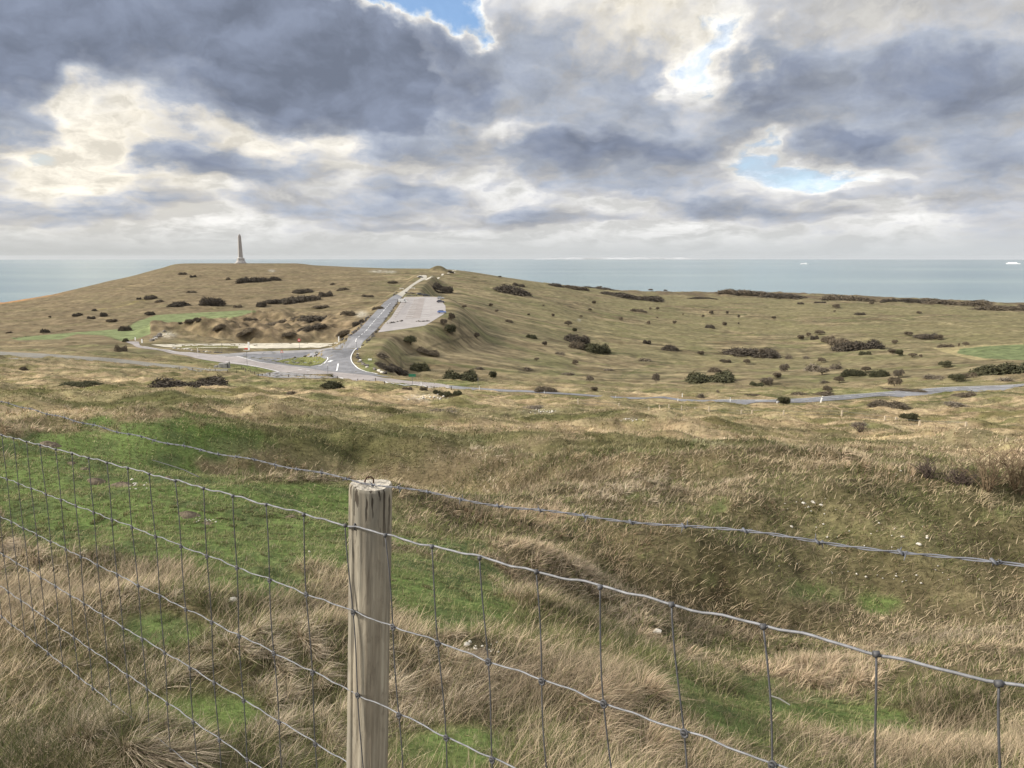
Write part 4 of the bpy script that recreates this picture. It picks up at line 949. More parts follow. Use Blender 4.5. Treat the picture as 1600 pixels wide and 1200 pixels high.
# centre column, centre row, width, height in the photo; kind: m thicket, t small tree, w loose twigs; tone; label
SH = [
 (120,491,15,5,'md',0),(142,496,12,4,'md',0),(148,484,8,3,'md',0),(162,491,11,6,'md',0),(78,495,4,3,'tb',0),(234,464,20,7,'md',0),(217,466,7,3,'md',0),(282,475,35,8,'md','long dark bramble clump on the left flank of the hill, nearer the sea'),
 (330,471,40,14,'md','large dark scrub thicket on the hillside straight below and left of the obelisk'),(300,455,14,4,'mb',0),(286,427,14,4,'mb',0),(302,431,10,4,'md',0),(357,435,8,4,'mb',0),(395,436,54,9,'md','long dark scrub band just under the obelisk on the upper hillside'),(234,489,14,7,'md',0),
 (197,512,20,9,'md','round dark shrub at the upper edge of the green field on the left'),(189,543,18,10,'mb','dark brown shrub at the far left end of the pink coast road'),(197,531,10,6,'mg',0),(70,517,13,6,'md',0),(14,519,8,3,'mb',0),(123,597,64,8,'mg','low dark green gorse clump in the dry grass below the grey track'),
 (300,594,116,19,'md','big dark brown bramble mound in front of the grey track at lower left'),(37,576,12,5,'mb',0),(311,499,10,3,'md',0),(281,504,6,3,'md',0),(342,511,22,6,'mb',0),(372,478,14,5,'mb',0),
 (428,435,22,6,'md',0),(470,466,62,11,'md','long slanting dark hedge of scrub across the middle of the hillside'),(430,470,40,7,'md','thin left end of the slanting dark scrub hedge on the hillside'),(475,453,34,7,'md','dark scrub strip just above the slanting hedge on the hillside'),(510,459,24,9,'md',0),(537,451,22,5,'mb',0),(409,474,17,9,'md',0),
 (492,495,72,12,'md','widest dark thicket in the brown hummocks left of the hill road'),(545,485,26,9,'mb',0),(300,500,22,6,'mb',0),(345,508,26,6,'mb',0),(392,497,24,6,'mb',0),(385,520,30,6,'mb',0),(450,523,26,6,'mb',0),(560,503,22,7,'md',0),(535,520,26,6,'mb',0),(590,480,20,6,'mb',0),(500,478,26,5,'mb',0),(612,440,18,4,'mb',0),(575,462,20,4,'mb',0),(250,470,14,4,'mb',0),(175,500,16,4,'mb',0),(485,508,40,10,'md','dark thicket just below the widest one in the brown hummocks'),(507,508,8,7,'md',0),(430,503,38,6,'mb',0),(520,443,9,3,'mb',0),
 (642,531,20,16,'tg','solitary round dark shrub on the bare bank under the car park'),(706,494,11,14,'tb','upright dark shrub beside the right edge of the car park'),(704,513,20,17,'tg','bushy dark shrub on the bank right below the car park corner'),(693,502,12,10,'tb',0),(725,479,9,6,'tb',0),(767,476,7,6,'tb',0),(776,485,7,5,'tb',0),(745,523,9,10,'tb',0),
 (692,451,35,11,'md','dark thicket on the crest slope just above the car park'),(797,451,66,13,'md','long dark thicket on the skyline slope right of the car park'),(704,424,11,4,'mb','small brown scrub patch on the grassy mound at the crest'),(781,432,6,3,'tb',0),
 (658,571,34,16,'mg','broad olive shrub on the slope just above the green road sign'),(722,583,60,20,'mg','big rounded dark green thicket beside the coast road right of the junction'),(770,585,14,15,'tg','little round tree standing right of the big thicket by the road'),
 (600,570,36,10,'md','upper half of the dark hedge running down to the junction'),(622,580,36,9,'md','lower half of the dark hedge running down to the junction'),(595,552,30,12,'wp','loose brown shrub on the bank right of the junction'),(670,549,40,8,'mb',0),(522,600,42,12,'mg','dense dark bush in the grass directly below the road junction'),
 (682,612,14,8,'mg',0),(697,613,22,8,'mg','middle bush of the three dark ones under the coast road'),(714,612,17,8,'mg',0),(661,605,14,7,'mb',0),(455,611,18,8,'wp',0),(637,606,18,5,'mb',0),(795,501,12,5,'mb',0),(750,574,25,6,'wp',0),
 (811,444,22,5,'md',0),(870,445,28,6,'md',0),(901,449,46,6,'mb','brown scrub strip on the skyline where the hill meets the sea'),(937,448,58,6,'md',0),(960,458,60,6,'md','dark scrub band along the cliff top slope, centre of the photo'),(1000,464,88,9,'md','longest dark hedge below the skyline in the centre of the photo'),
 (1095,465,48,4,'md',0),(1160,457,90,8,'mb','brown scrub band along the cliff edge against the sea'),(1017,451,8,4,'tb',0),(1040,452,6,3,'tb',0),(937,445,9,4,'tb',0),
 (928,472,7,6,'tb',0),(922,484,6,6,'tb',0),(849,477,4,3,'tb',0),(864,492,6,6,'tb',0),(826,491,5,4,'tb',0),(908,494,6,4,'tb',0),(970,498,6,7,'tb',0),(998,484,26,6,'mb',0),(1016,482,4,5,'tb',0),(1027,482,6,6,'tb',0),(1013,504,6,7,'tb',0),(1054,503,7,6,'tb',0),(1027,496,3,3,'tb',0),
 (1098,494,5,6,'tb',0),(1111,488,7,7,'tb',0),(1136,488,5,6,'tb',0),(1154,494,4,6,'tb',0),(1067,491,3,3,'tb',0),(1108,509,17,7,'md',0),(1132,506,8,8,'tb',0),(1154,505,3,4,'tb',0),(888,505,13,9,'tb',0),(831,524,18,8,'mg',0),(898,515,9,7,'tg',0),(851,536,9,8,'tb',0),(796,501,15,4,'mb',0),
 (902,528,46,16,'md','left lump of the large dark thicket in the centre of the wide slope'),(930,540,46,19,'mg','right lump of the large dark thicket in the centre of the wide slope'),(900,537,30,14,'mb',0),(1010,533,14,7,'md',0),(1045,542,31,10,'md','oval dark shrub right of the large central thicket'),(1007,560,27,9,'wp',0),(1095,551,11,7,'tb',0),
 (838,561,9,6,'tb',0),(899,565,10,9,'tb',0),(874,550,22,7,'wp',0),(1134,563,20,5,'mb',0),(1167,565,11,9,'tb',0),(1178,548,95,14,'md','long black looking hedge on the slope right of centre'),(1113,587,80,18,'mg','widest grey green thicket above the coast road right of centre'),(1115,577,24,10,'mb',0),
 (1025,591,12,19,'tp','tall thin bare tree standing alone above the coast road'),(922,591,13,11,'tp',0),(888,582,30,8,'wp',0),(823,574,26,6,'wp',0),(951,576,22,5,'wp',0),(851,607,40,8,'mb','reddish brown bramble strip beside the coast road left of centre'),(928,607,13,8,'tb',0),(1096,616,21,11,'wp','rounded brown shrub beside the white posts of the coast road'),
 (1183,599,23,7,'mg',0),(1121,610,9,6,'wp',0),(1174,616,34,5,'mb',0),
 (1209,496,7,5,'tb',0),(1250,473,11,4,'md',0),(1306,478,12,7,'tb',0),(1304,486,4,3,'tb',0),(1362,473,7,4,'tb',0),(1343,490,15,5,'md',0),(1436,488,7,4,'tb',0),(1281,472,18,3,'md',0),
 (1219,461,76,8,'md','dark scrub band on the cliff edge right of centre'),(1320,464,80,9,'mb','brown scrub band on the cliff edge below the left ferry'),(1387,468,22,7,'md',0),(1440,470,86,7,'md','dark scrub line along the cliff edge, second band from the right'),(1500,473,90,8,'mb','reddish scrub band on the cliff edge towards the right edge'),(1560,481,84,8,'mb','lowest brown scrub band at the cliff edge under the right ferry'),(1597,478,14,5,'md',0),
 (1251,527,11,9,'tb',0),(1263,522,7,6,'tb',0),(1272,527,13,7,'md',0),(1281,519,15,7,'tb',0),(1295,529,22,10,'mb',0),(1337,537,70,18,'md','largest dark thicket on the green slope at right, with a low tail to its left'),(1310,533,36,12,'mb','low tail at the left of the largest dark thicket on the green slope'),(1351,551,18,6,'mg',0),(1398,534,9,7,'tb',0),(1419,521,12,6,'tb',0),
 (1447,524,34,8,'md','dark hedge of two lumps high on the slope at right'),(1466,527,12,8,'tb',0),(1394,549,13,8,'tb',0),(1405,551,11,10,'tg',0),(1425,555,12,7,'tb',0),(1438,556,5,5,'tb',0),(1480,539,24,7,'mb',0),(1498,539,3,6,'tb',0),(1509,538,9,7,'tb',0),(1476,569,18,10,'tg','dark round bush below the right hand green field'),
 (1570,573,88,22,'mg','huge dark hedge mound at the right edge below the green field'),(1193,550,18,12,'tb',0),(1232,555,15,12,'wp',0),(1259,557,19,7,'wp',0),(1225,574,16,14,'tp',0),(1270,571,50,16,'wp','broad grey twiggy thicket in the middle of the lower slope at right'),(1284,580,18,13,'tp',0),(1284,562,12,8,'tb',0),(1306,569,24,15,'wp','grey twiggy bush just right of the broad grey thicket'),(1332,582,38,11,'mg',0),
 (1352,577,14,10,'tb',0),(1372,582,30,12,'mg','low grey green shrub above the road at right'),(1404,583,16,13,'tp',0),(1397,596,20,15,'tb','dark upright shrub just above the road at right'),(1311,593,15,11,'tb',0),(1288,595,24,6,'wp',0),(1214,586,14,10,'tb',0),(1198,595,20,14,'tp',0),(1458,587,36,7,'wp',0),(1494,590,22,11,'tg','dark green bush above the road towards the right edge'),(1508,587,10,8,'tb',0),(1521,586,9,8,'tb',0),
 (1270,612,66,8,'mb','long reddish bramble bank on the far side of the road at right'),(1293,607,14,10,'tb',0),(1224,626,21,15,'tg','round dark bush overlapping the near edge of the road'),(1412,608,56,5,'mb',0),(1386,629,66,11,'mb','wide dark brown bramble patch on the near side of the road'),(1420,652,26,13,'tg','solitary dark bush behind the line of thin wooden fence posts'),(1343,660,30,11,'wp','brown scrub patch left of the solitary dark bush, near the thin posts'),
 (1490,629,50,6,'wp',0),(1505,617,30,6,'mb',0),(1574,592,34,7,'wp',0),(690,640,60,6,'wp',0),(840,636,60,5,'wp',0)]
ORD = ['first', 'second', 'third', 'fourth', 'fifth', 'sixth', 'seventh', 'eighth', 'ninth', 'tenth', 'eleventh', 'twelfth', 'thirteenth', 'fourteenth', 'fifteenth']
def region(px, py):
    row = 'near the cliff edge' if py < 475 else 'on the far slope' if py < 512 else 'halfway down the slope' if py < 562 else 'low above the road' if py < 604 else 'beside the coast road'
    if px < 600: row = 'on the upper hill' if py < 462 else 'on the mid hillside' if py < 500 else 'at the hill foot' if py < 560 else 'nearer than the road'
    col_ = 'left of the obelisk' if px < 340 else 'between obelisk and hill road' if px < 600 else 'close to the car park' if px < 790 else 'left of centre' if px < 905 else 'in the middle of the photo' if px < 1060 else 'right of centre' if px < 1180 else 'in the right third' if px < 1340 else 'near the right side' if px < 1450 else 'at the right edge'
    return row + ' ' + col_
cells = {}
for e in SH:
    if not e[5]: cells.setdefault((region(e[0], e[1]), e[4][0]), []).append(e)
for k in cells: cells[k].sort(key=lambda q: q[0])
TONE = {'d': 'dark', 'b': 'brown', 'g': 'dark green', 'p': 'bare grey'}; KN = {'m': 'scrub clump', 't': 'thorn tree', 'w': 'twiggy shrub'}
SEEN_TREE = 0
for n_, e in enumerate(SH):
    px, py, w_, h_, kd, lab = e; kind, tone = kd
    if not lab:
        grp = cells[(region(px, py), kind)]; i_ = grp.index(e)
        lab = '%s %s %s' % (TONE[tone], KN[kind], region(px, py))
        if len(grp) > 1: lab += ', %s from left' % ORD[i_]
    by = py + h_ * .5; x, y, z, r = cast(px, by, 60); sx = w_ * r / FPX / 2 * 1.08; sz = h_ * r / FPX * 1.12
    sy = max(sz * .9, min(sx, sz * 2.6)) if kind == 'm' else sx
    key = ('m%d' % (n_ % 5)) if kind == 'm' else ('t%d' % (n_ % 4)) if kind == 't' else ('w%d' % (n_ % 2)); rz = rnd.choice((0, math.pi)) + rnd.uniform(-.15, .15) + math.atan2(-x, y)
    grpn = {'m': 'dark scrub clumps on the downs', 't': 'little thorn trees on the downs', 'w': 'twiggy shrubs on the downs'}[kind]
    # a wide clump follows the lie of the ground under it
    ux, uy = math.cos(rz), math.sin(rz); zl = float(H(x - ux * sx * .8, y - uy * sx * .8)); zr = float(H(x + ux * sx * .8, y + uy * sx * .8)); tilt = math.atan2(zr - zl, 1.6 * sx)
    loc = Vector((x, y, (zl + zr) / 2 if kind == 'm' else float(H(x, y)))) - Vector((0, 0, .1 * sz))
    if kind == 't' and h_ >= 5:
        rt = empty('thorn_tree', loc, rz, lab, 'small tree', grpn)
        c = bpy.data.objects.new('crown', pmesh(key, tone)); t_ = bpy.data.objects.new('trunk', TRK[n_ % 3])
        for o in (c, t_): sc.collection.objects.link(o); o.parent = rt; o.scale = (sx, sy, sz)
    else:
        o = bpy.data.objects.new('shrub' if kind != 'm' else 'scrub_clump', pmesh(key, tone)); sc.collection.objects.link(o)
        o.location = loc; o.rotation_euler = (0, -tilt if kind == 'm' else 0, rz); o.scale = (sx, sy, sz); tag(o, lab, 'shrub', grpn)
# near twiggy shrubs at the right edge
def twiggy(name, px, py, w_, h_, seed, mat, label, n=16, upright=.5):
    g = random.Random(seed); x, y, z, r = cast(px, py, 8); wd = w_ * r / FPX / 2; ht = h_ * r / FPX
    rt = empty(name, (x, y, float(H(x, y)) - .03), 0, label, 'shrub', 'leafless shrubs on the brow at the right'); st = MB(); tw = MB()
    def grow(p, d, ln, rad, dep, mb):
        pts = [p]; q = p
        for _ in range(4):
            d = (d + Vector((g.gauss(0, .22), g.gauss(0, .22), g.gauss(0, .14) + .05))).normalized(); q = q + d * ln / 4; pts.append(q)
        mb.tube(pts, [rad * (1 - .16 * k) for k in range(5)], 4 if dep else 5, False)
        if dep < 3:
            for _ in range(3 if dep else 4):
                k = g.randint(1, 4); nd = (d + Vector((g.gauss(0, .7), g.gauss(0, .7), g.gauss(.15, .35)))).normalized(); grow(pts[k], nd, ln * g.uniform(.4, .62), rad * .55, dep + 1, tw)
    for _ in range(n):
        a = g.uniform(0, 6.28); e = g.random()**.6; d = Vector((math.cos(a) * e * wd, math.sin(a) * e * wd * .7, ht * (upright + .5 * g.random()))); ln = d.length * .72
        grow(Vector((math.cos(a) * .15 * wd, math.sin(a) * .15 * wd, 0)), d.normalized(), ln, .007 * (1 + r / 25), 0, st)
    st.build('stems', mat, rt); tw.build('twigs', mat, rt)
M_TW = plain('grey_brown_bark', (.085, .065, .055), .9, .1, var=.25, nscale=9); M_TW2 = plain('pale_dead_stems', (.17, .125, .08), .9, .1, var=.25, nscale=9)
twiggy('bare_shrub', 1450, 747, 36, 34, 1, M_TW, 'small bare grey shrub, leftmost of the leafless ones on the brow at right', 14)
twiggy('bare_shrub', 1497, 758, 52, 34, 2, M_TW, 'low spreading bare shrub, second of the leafless ones on the brow', 18, .35)
twiggy('bare_shrub', 1541, 766, 38, 58, 3, M_TW2, 'upright pale stemmed shrub, third of the leafless ones on the brow', 13, .8)
twiggy('bare_shrub', 1590, 770, 62, 68, 4, M_TW2, 'tallest bare shrub cut by the right edge of the photo', 15, .75)
twiggy('bare_shrub', 1345, 675, 26, 16, 5, M_TW, 'dark little shrub alone on the slope below the thin fence posts', 12)
# ------------------------------------------------------------ boulders along the roads
def rock_mesh(seed, flat=.7):
    bm = bmesh.new(); bmesh.ops.create_icosphere(bm, subdivisions=2, radius=.5); g = random.Random(seed)
    pl = [(Vector((g.gauss(0, 1), g.gauss(0, 1), g.gauss(0, .7))).normalized(), g.uniform(.28, .42)) for _ in range(9)]
    for v in bm.verts:
        for n_, d_ in pl:
            k = v.co.dot(n_) - d_
            if k > 0: v.co -= n_ * k
        v.co.z *= flat
    me = bpy.data.meshes.new('rock'); bm.to_mesh(me); bm.free(); return me
M_RK = [plain('grey_rock', (.16, .145, .13), .9, .15, var=.25, nscale=3), plain('dark_rock', (.075, .068, .062), .9, .15, var=.25, nscale=3), plain('chalk_rock', (.52, .49, .43), .9, .1, var=.15, nscale=4)]
RKM = []
NUM = ['first', 'second', 'third', 'fourth', 'fifth', 'sixth', 'seventh', 'eighth', 'ninth', 'tenth', 'eleventh', 'twelfth', 'thirteenth', 'fourteenth', 'fifteenth', 'sixteenth', 'seventeenth', 'eighteenth', 'nineteenth', 'twentieth', 'twenty-first', 'twenty-second']
for m_ in range(3):
    for q in range(3): me = rock_mesh(q + 10 * m_); me.materials.append(M_RK[m_]); RKM.append(me)
def rocks(pts, n, size, tones, label, group, jit=1.0):
    L = []
    P = smoothstrip([(*cast(*p, 150)[:2], 0) for p in pts], 12)[:, :2]; cum = np.concatenate([[0], np.cumsum(np.hypot(*np.diff(P, axis=0).T))])
    for i in range(n):
        d = cum[-1] * (i + .5 + rnd.uniform(-.3, .3)) / n; x = float(np.interp(d, cum, P[:, 0])) + rnd.gauss(0, .3) * jit; y = float(np.interp(d, cum, P[:, 1])) + rnd.gauss(0, .3) * jit
        m_ = rnd.choice(tones); o = bpy.data.objects.new('boulder', RKM[m_ * 3 + rnd.randrange(3)]); sc.collection.objects.link(o)
        s_ = size * rnd.uniform(.7, 1.3); o.scale = (s_ * rnd.uniform(.9, 1.6), s_, s_ * rnd.uniform(.8, 1.1)); o.rotation_euler = (0, 0, rnd.uniform(0, 6.28)); o.location = (x, y, float(H(x, y)) + .12 * s_)
        tag(o, '%s %s' % (NUM[i], label), 'boulder', group)
rocks([(540,534.5),(555,519),(571,501),(580,493)], 22, 1.5, (0, 1, 1), 'dark boulder up the left edge of the hill road from the junction', 'boulders along the left edge of the hill road')
rocks([(612,463),(617,460),(620,456)], 4, 1.6, (0, 1), 'grey boulder of four high on the left verge of the hill road', 'boulders high on the left verge')
rocks([(592,514),(584,522),(575,533),(567,541)], 13, 1.4, (0, 1, 1), 'dark boulder down the right edge of the hill road towards the junction', 'boulders along the right edge of the hill road')
rocks([(600,503),(610,489),(619,475),(626,465)], 20, 1.2, (1, 1, 0), 'dark boulder uphill between the hill road and the car park', 'boulders between road and car park')
rocks([(601,504.5),(608,505.5),(617,503.5),(629,501.5)], 9, 1.4, (0, 1, 2), 'boulder from the left in the left front row of the car park', 'boulders at the front of the car park, left')
rocks([(649,502.5),(660,502.8),(672,502)], 8, 1.3, (0, 1), 'boulder from the left in the right front row of the car park', 'boulders at the front of the car park, right')
rocks([(634,457.5),(643,458.5),(652,459.5)], 8, 1.5, (0, 1), 'boulder from the left in the upper row behind the car park', 'boulders behind the car park, upper row')
rocks([(635,463),(643,462),(653,462.3)], 8, 1.5, (0, 1, 1), 'boulder from the left in the lower row behind the car park', 'boulders behind the car park, lower row')
rocks([(559,552),(561,561),(568,570),(580,576),(592,581),(603,585)], 15, 1.5, (0, 0, 1, 2), 'boulder down the curved verge at the right of the junction', 'boulders on the right verge of the junction')
rocks([(443,562),(464,559),(478,557.5),(500,562)], 6, 1.3, (1, 1, 0), 'dark boulder from the left, far side of the traffic island', 'boulders on the far side of the island')
rocks([(441,566),(457,568),(469,568.5),(481,567),(492,565)], 6, 1.3, (0, 1, 0), 'brown boulder from the left, near side of the traffic island', 'boulders on the near side of the island')
rocks([(268,544.5),(300,547.5),(325,550),(349,552)], 17, 1.1, (2, 0, 0), 'pale stone from the left along the far side of the pink road', 'pale stones along the far side of the pink road')
rocks([(516,541),(525,537),(536,534)], 6, 1.5, (2, 0, 1), 'pale boulder from the left between gravel strip and hill road', 'boulders at the gravel strip corner')
rocks([(236,534),(246,528),(256,521),(262,517)], 8, 2.2, (2, 0, 0), 'chalk block from the left on the scar of the brown hummocks', 'chalk blocks of the scar')

# ------------------------------------------------------------ posts, signs and fences by the road
M_WHITE = plain('white_paint', (.78, .78, .76), .6, .3, var=.05); M_POLE = plain('grey_steel', (.10, .10, .105), .6, .4, var=.1); M_RED = plain('red_paint', (.50, .035, .03), .6, .3, var=.05); M_GSIGN = plain('green_paint', (.02, .13, .07), .6, .3, var=.05); M_BLUE = plain('blue_paint', (.05, .10, .45), .6, .3); M_BLACK = plain('black_paint', (.02, .02, .02), .6, .3); M_PWOOD = plain('pale_fence_wood', (.46, .39, .29), .9, .1, var=.2, nscale=5); M_DWOOD = plain('dark_fence_wood', (.10, .08, .06), .9, .1, var=.2, nscale=5)
def scale_at(px, py, hpx): x, y, z, r = cast(px, py, 60); return hpx * r / FPX
def marker(px, py, hpx, tilt, label, body=M_WHITE, band=M_BLACK):
    h = scale_at(px, py, hpx); rt = empty('marker_post', (0, 0, 0)); w_ = h * .085
    MB().box(-w_, w_, -w_ * .7, w_ * .7, -.2, h * .80, .9, .9).build('post_body', body, rt, bevel=.01); MB().box(-w_ * .92, w_ * .92, -w_ * .64, w_ * .64, h * .80, h * .90, .98, .98).build('band', band, rt); MB().box(-w_ * .90, w_ * .90, -w_ * .62, w_ * .62, h * .90, h, .8, .6).build('cap', body, rt)
    placed(rt, px, py, rnd.uniform(-.3, .3), rmin=60, label=label, cat='marker post', group='white marker posts along the coast road'); rt.rotation_euler[1] = tilt
for a in [(658,602,6,0,'white marker post where the pink road surface ends'),(749,609,6,0,'white marker post at the foot of the thin dark pole by the road'),(850.6,615,4.5,0,'small white marker post just right of the reddish brambles'),(962,621.5,3.5,0,'smallest white marker post on the hidden stretch of road, mid photo'),
          (1059,627,5,.05,'short white marker post left and below its taller neighbour at mid right'),(1066,620.5,6,0,'white marker post on the far side of the road beside a rounded shrub'),(1141,628,6.5,0,'white marker post on the bend left of the round dark bush'),(1214,630,7,.05,'white marker post half hidden against the round dark bush'),(1282,629,10,.22,'largest white marker post, leaning to the right at the near road edge')]: marker(*a)
marker(1518, 614, 6, 0, 'dark marker post on the near verge of the road towards the right edge', M_POLE, M_WHITE)
def sign(px, py, hpx, disc, label, kind='round', wpx=6, pole=M_POLE, name='road_sign', thick=.05):
    h = scale_at(px, py, hpx); s_ = h / hpx; w_ = wpx * s_ / 2; rt = empty(name, (0, 0, 0)); MB().tube([(0, 0, -.2), (0, 0, h * .99)], max(thick, .22 * s_), 8).build('pole', pole, rt)
    if kind == 'round':
        mb = MB(); n = 24; V = [(w_ * math.cos(q * 2 * math.pi / n), y_, h - w_ + w_ * math.sin(q * 2 * math.pi / n)) for y_ in (-.12, -.06) for q in range(n)]
        mb.add(V, [tuple(range(n)), tuple(range(2 * n - 1, n - 1, -1))] + [(q, (q + 1) % n, n + (q + 1) % n, n + q) for q in range(n)]); mb.build('sign_plate', disc, rt)
        MB().box(-w_ * .7, w_ * .7, -.135, -.125, h - w_ * 1.2, h - w_ * .8).build('white_bar', M_WHITE, rt)
    elif kind == 'board': MB().box(-w_, w_, -.13, -.06, h - w_ * .8, h).build('sign_plate', disc, rt)
    elif kind == 'tri':
        MB().add([(-w_, -.12, h - 1.7 * w_), (w_, -.12, h - 1.7 * w_), (0, -.12, h), (-w_, -.06, h - 1.7 * w_), (w_, -.06, h - 1.7 * w_), (0, -.06, h)], [(0, 1, 2), (5, 4, 3), (0, 3, 4, 1), (1, 4, 5, 2), (2, 5, 3, 0)]).build('sign_plate', disc, rt)
        MB().add([(-w_ * .6, -.13, h - 1.5 * w_), (w_ * .6, -.13, h - 1.5 * w_), (0, -.13, h - .5 * w_)], [(0, 1, 2)]).build('white_field', M_WHITE, rt)
    placed(rt, px, py, 0, rmin=60, label=label, cat='road sign'); return rt
s1 = sign(386.5, 575, 30, M_RED, 'tallest sign pole at left with a red panel, standing on the green verge', 'board', 5)
MB().box(-.9, .9, -.15, -.13, 0, .12).build('white_bar', M_WHITE, s1).location = (0, 0, scale_at(386.5, 575, 30) - .8)
sign(441, 562, 15, M_RED, 'red topped road sign between the slip road and the pink road', 'tri', 5)
sign(468, 546.5, 17, M_RED, 'red and white no entry sign at the gravel strip', 'round', 4.5)
sign(495.5, 562.5, 13, M_POLE, 'dark road sign seen from behind on the traffic island', 'round', 5)
sign(512.5, 588, 18, M_WHITE, 'thin pole with a small white plate on the near edge of the pink road', 'board', 2.2)
sign(557.5, 547, 12, M_POLE, 'dark thin pole at the right edge of the hill road mouth', 'board', 1.5)
sign(559, 552, 7, M_BLUE, 'small blue sign at the right corner of the junction', 'board', 2.5)
sign(532.5, 545, 9, M_POLE, 'short dark sign in the mouth of the hill road', 'board', 2.2)
sign(347, 552, 15, M_POLE, 'thin dark pole on the strip of grass beside the pink road', 'board', 1.2)
sign(309.5, 557, 12, M_WHITE, 'thin pale pole on the near edge of the pink road', 'board', 1.2, M_WHITE)
sign(644.5, 601, 17, M_GSIGN, 'green direction sign on a pole beside the coast road', 'board', 11)
sign(747, 604, 14, M_POLE, 'thin dark pole beside the coast road right of the green sign', 'board', 2)
def board(name, px, py, w_, h_, mat, label, cat, rz=0.0, leg=.35):
    s_ = scale_at(px, py, 1); rt = empty(name, (0, 0, 0)); W2, HH = w_ * s_ / 2, h_ * s_
    MB().box(-W2, W2, -.06, .06, HH * leg, HH).build('panel', mat, rt, bevel=.01)
    for sx in (-1, 1): MB().box(sx * W2 * .8 - .06, sx * W2 * .8 + .06, -.05, .05, -.2, HH * leg).build('leg', M_POLE, rt)
    placed(rt, px, py, rz, rmin=60, label=label, cat=cat)
board('white_pillar', 389, 548, 2.6, 13, M_WHITE, 'upright white panel just behind the tall sign pole', 'panel', leg=.05)
board('white_pillar', 529.5, 535, 1.8, 9, M_WHITE, 'slim white pillar at the left of the hill road mouth', 'panel', leg=.05)
board('information_board', 578, 564, 6, 3.5, M_WHITE, 'low white information board on the right verge of the junction', 'board')
board('white_marker', 222, 536.5, 2, 6, M_WHITE, 'white marker at the bend where the pink road disappears', 'panel', leg=.1)
board('white_marker', 211.5, 532.5, 1.6, 5, M_WHITE, 'white marker left of the bend of the pink road', 'panel', leg=.1)
def barrier(px, py, wpx, label):
    s_ = scale_at(px, py, 1); w_ = wpx * s_ / 2; rt = empty('barrier', (0, 0, 0)); MB().box(-w_, w_, -.08, .08, .75, 1.05).build('rail', M_WHITE, rt)
    for q in (-.85, .85): MB().box(q * w_ - .1, q * w_ + .1, -.08, .08, -.2, .75).build('post', M_WHITE, rt)
    placed(rt, px, py, .1, rmin=300, label=label, cat='barrier', group='low white barriers above the car park')
barrier(627.5, 452.5, 6, 'low white barrier on the left of the hill road above the car park'); barrier(644.5, 451.8, 8, 'low white barrier on the right of the hill road above the car park')
def post_fence(name, pts, n, hpx, mat, label, wire=True, thick=.09):
    P = smoothstrip([(*cast(*p, 60)[:2], 0) for p in pts], 12)[:, :2]; cum = np.concatenate([[0], np.cumsum(np.hypot(*np.diff(P, axis=0).T))])
    p0 = P[0]; rt = empty(name, (p0[0], p0[1], float(H(*p0))), 0, label, 'fence'); o3 = Vector(rt.location); tops = []; pm = None
    for i in range(n):
        d = cum[-1] * i / (n - 1); x = float(np.interp(d, cum, P[:, 0])); y = float(np.interp(d, cum, P[:, 1])); z = float(H(x, y)); h = hpx * math.hypot(x, y) / FPX
        if pm is None: pm = MB().box(-thick, thick, -thick, thick, -.2, 1.0, .9, .9).build('post', mat, rt); c = pm
        else: c = pm.copy(); sc.collection.objects.link(c)
        c.location = Vector((x, y, z)) - o3; c.scale = (1, 1, h * rnd.uniform(.9, 1.1)); c.rotation_euler = (rnd.uniform(-.05, .05), rnd.uniform(-.06, .06), 0); tops.append(Vector((x, y, z + h * .9)) - o3)
    if wire:
        for k in (0, .4): MB().tube([q - Vector((0, 0, k)) for q in tops], .012, 4).build('wire', M_POLE, rt)
post_fence('post_and_wire_fence', [(378,577),(400,585.5),(430,588.5),(480,589),(530,592.5),(600,600),(660,605.5),(705,609)], 32, 5.0, M_DWOOD, 'dark post and wire fence along the near edge of the pink coast road', thick=.08)
post_fence('post_and_wire_fence', [(903,631),(952,637),(1005,640),(1062,641),(1110,644.5),(1153,646),(1187,648),(1240,648.5),(1294,649),(1340,654),(1376,657),(1417,662),(1462,666),(1509,668)], 17, 8.0, M_PWOOD, 'line of thin pale wooden fence posts across the grass in the right half', thick=.085)
post_fence('post_and_wire_fence', [(280,577),(300,578),(340,581),(370,583)], 9, 4.0, M_DWOOD, 'short dark fence beside the end of the grey track', thick=.06)

# ------------------------------------------------------------ broken concrete at the end of the track
M_CONC = plain('old_concrete', (.22, .215, .20), .95, .1, var=.25, nscale=1.2)
p, r_ = at(350, 575.5, 60); rt = empty('concrete_ruin', p, .2, 'low grey concrete ruin at the end of the grey track', 'ruin')
s_ = r_ / FPX; MB().box(-8 * s_, 6 * s_, -1.5, 1.5, -.4, 7.5 * s_, .82, .8).build('block', M_CONC, rt, bevel=.1); MB().box(6.2 * s_, 8.6 * s_, -1.0, 1.0, -.4, 9.5 * s_, .6, .8).build('broken_pier', M_CONC, rt, bevel=.1); MB().box(-14 * s_, -8.2 * s_, -1.2, 1.2, -.4, 4.5 * s_, .7, .6).build('slab', M_CONC, rt, bevel=.1)
for px, py, w_ in ((322, 577, 3.0), (328, 575.5, 2.2)):
    o = bpy.data.objects.new('chalk_boulder', RKM[6]); sc.collection.objects.link(o); placed(o, px, py, 1.0, s=(w_ * s_ * 1.6, w_ * s_, w_ * s_ * 1.1), rmin=60, label='white chalk boulder left of the concrete ruin, %s' % ('the larger one' if w_ > 2.5 else 'the smaller one'), cat='boulder')

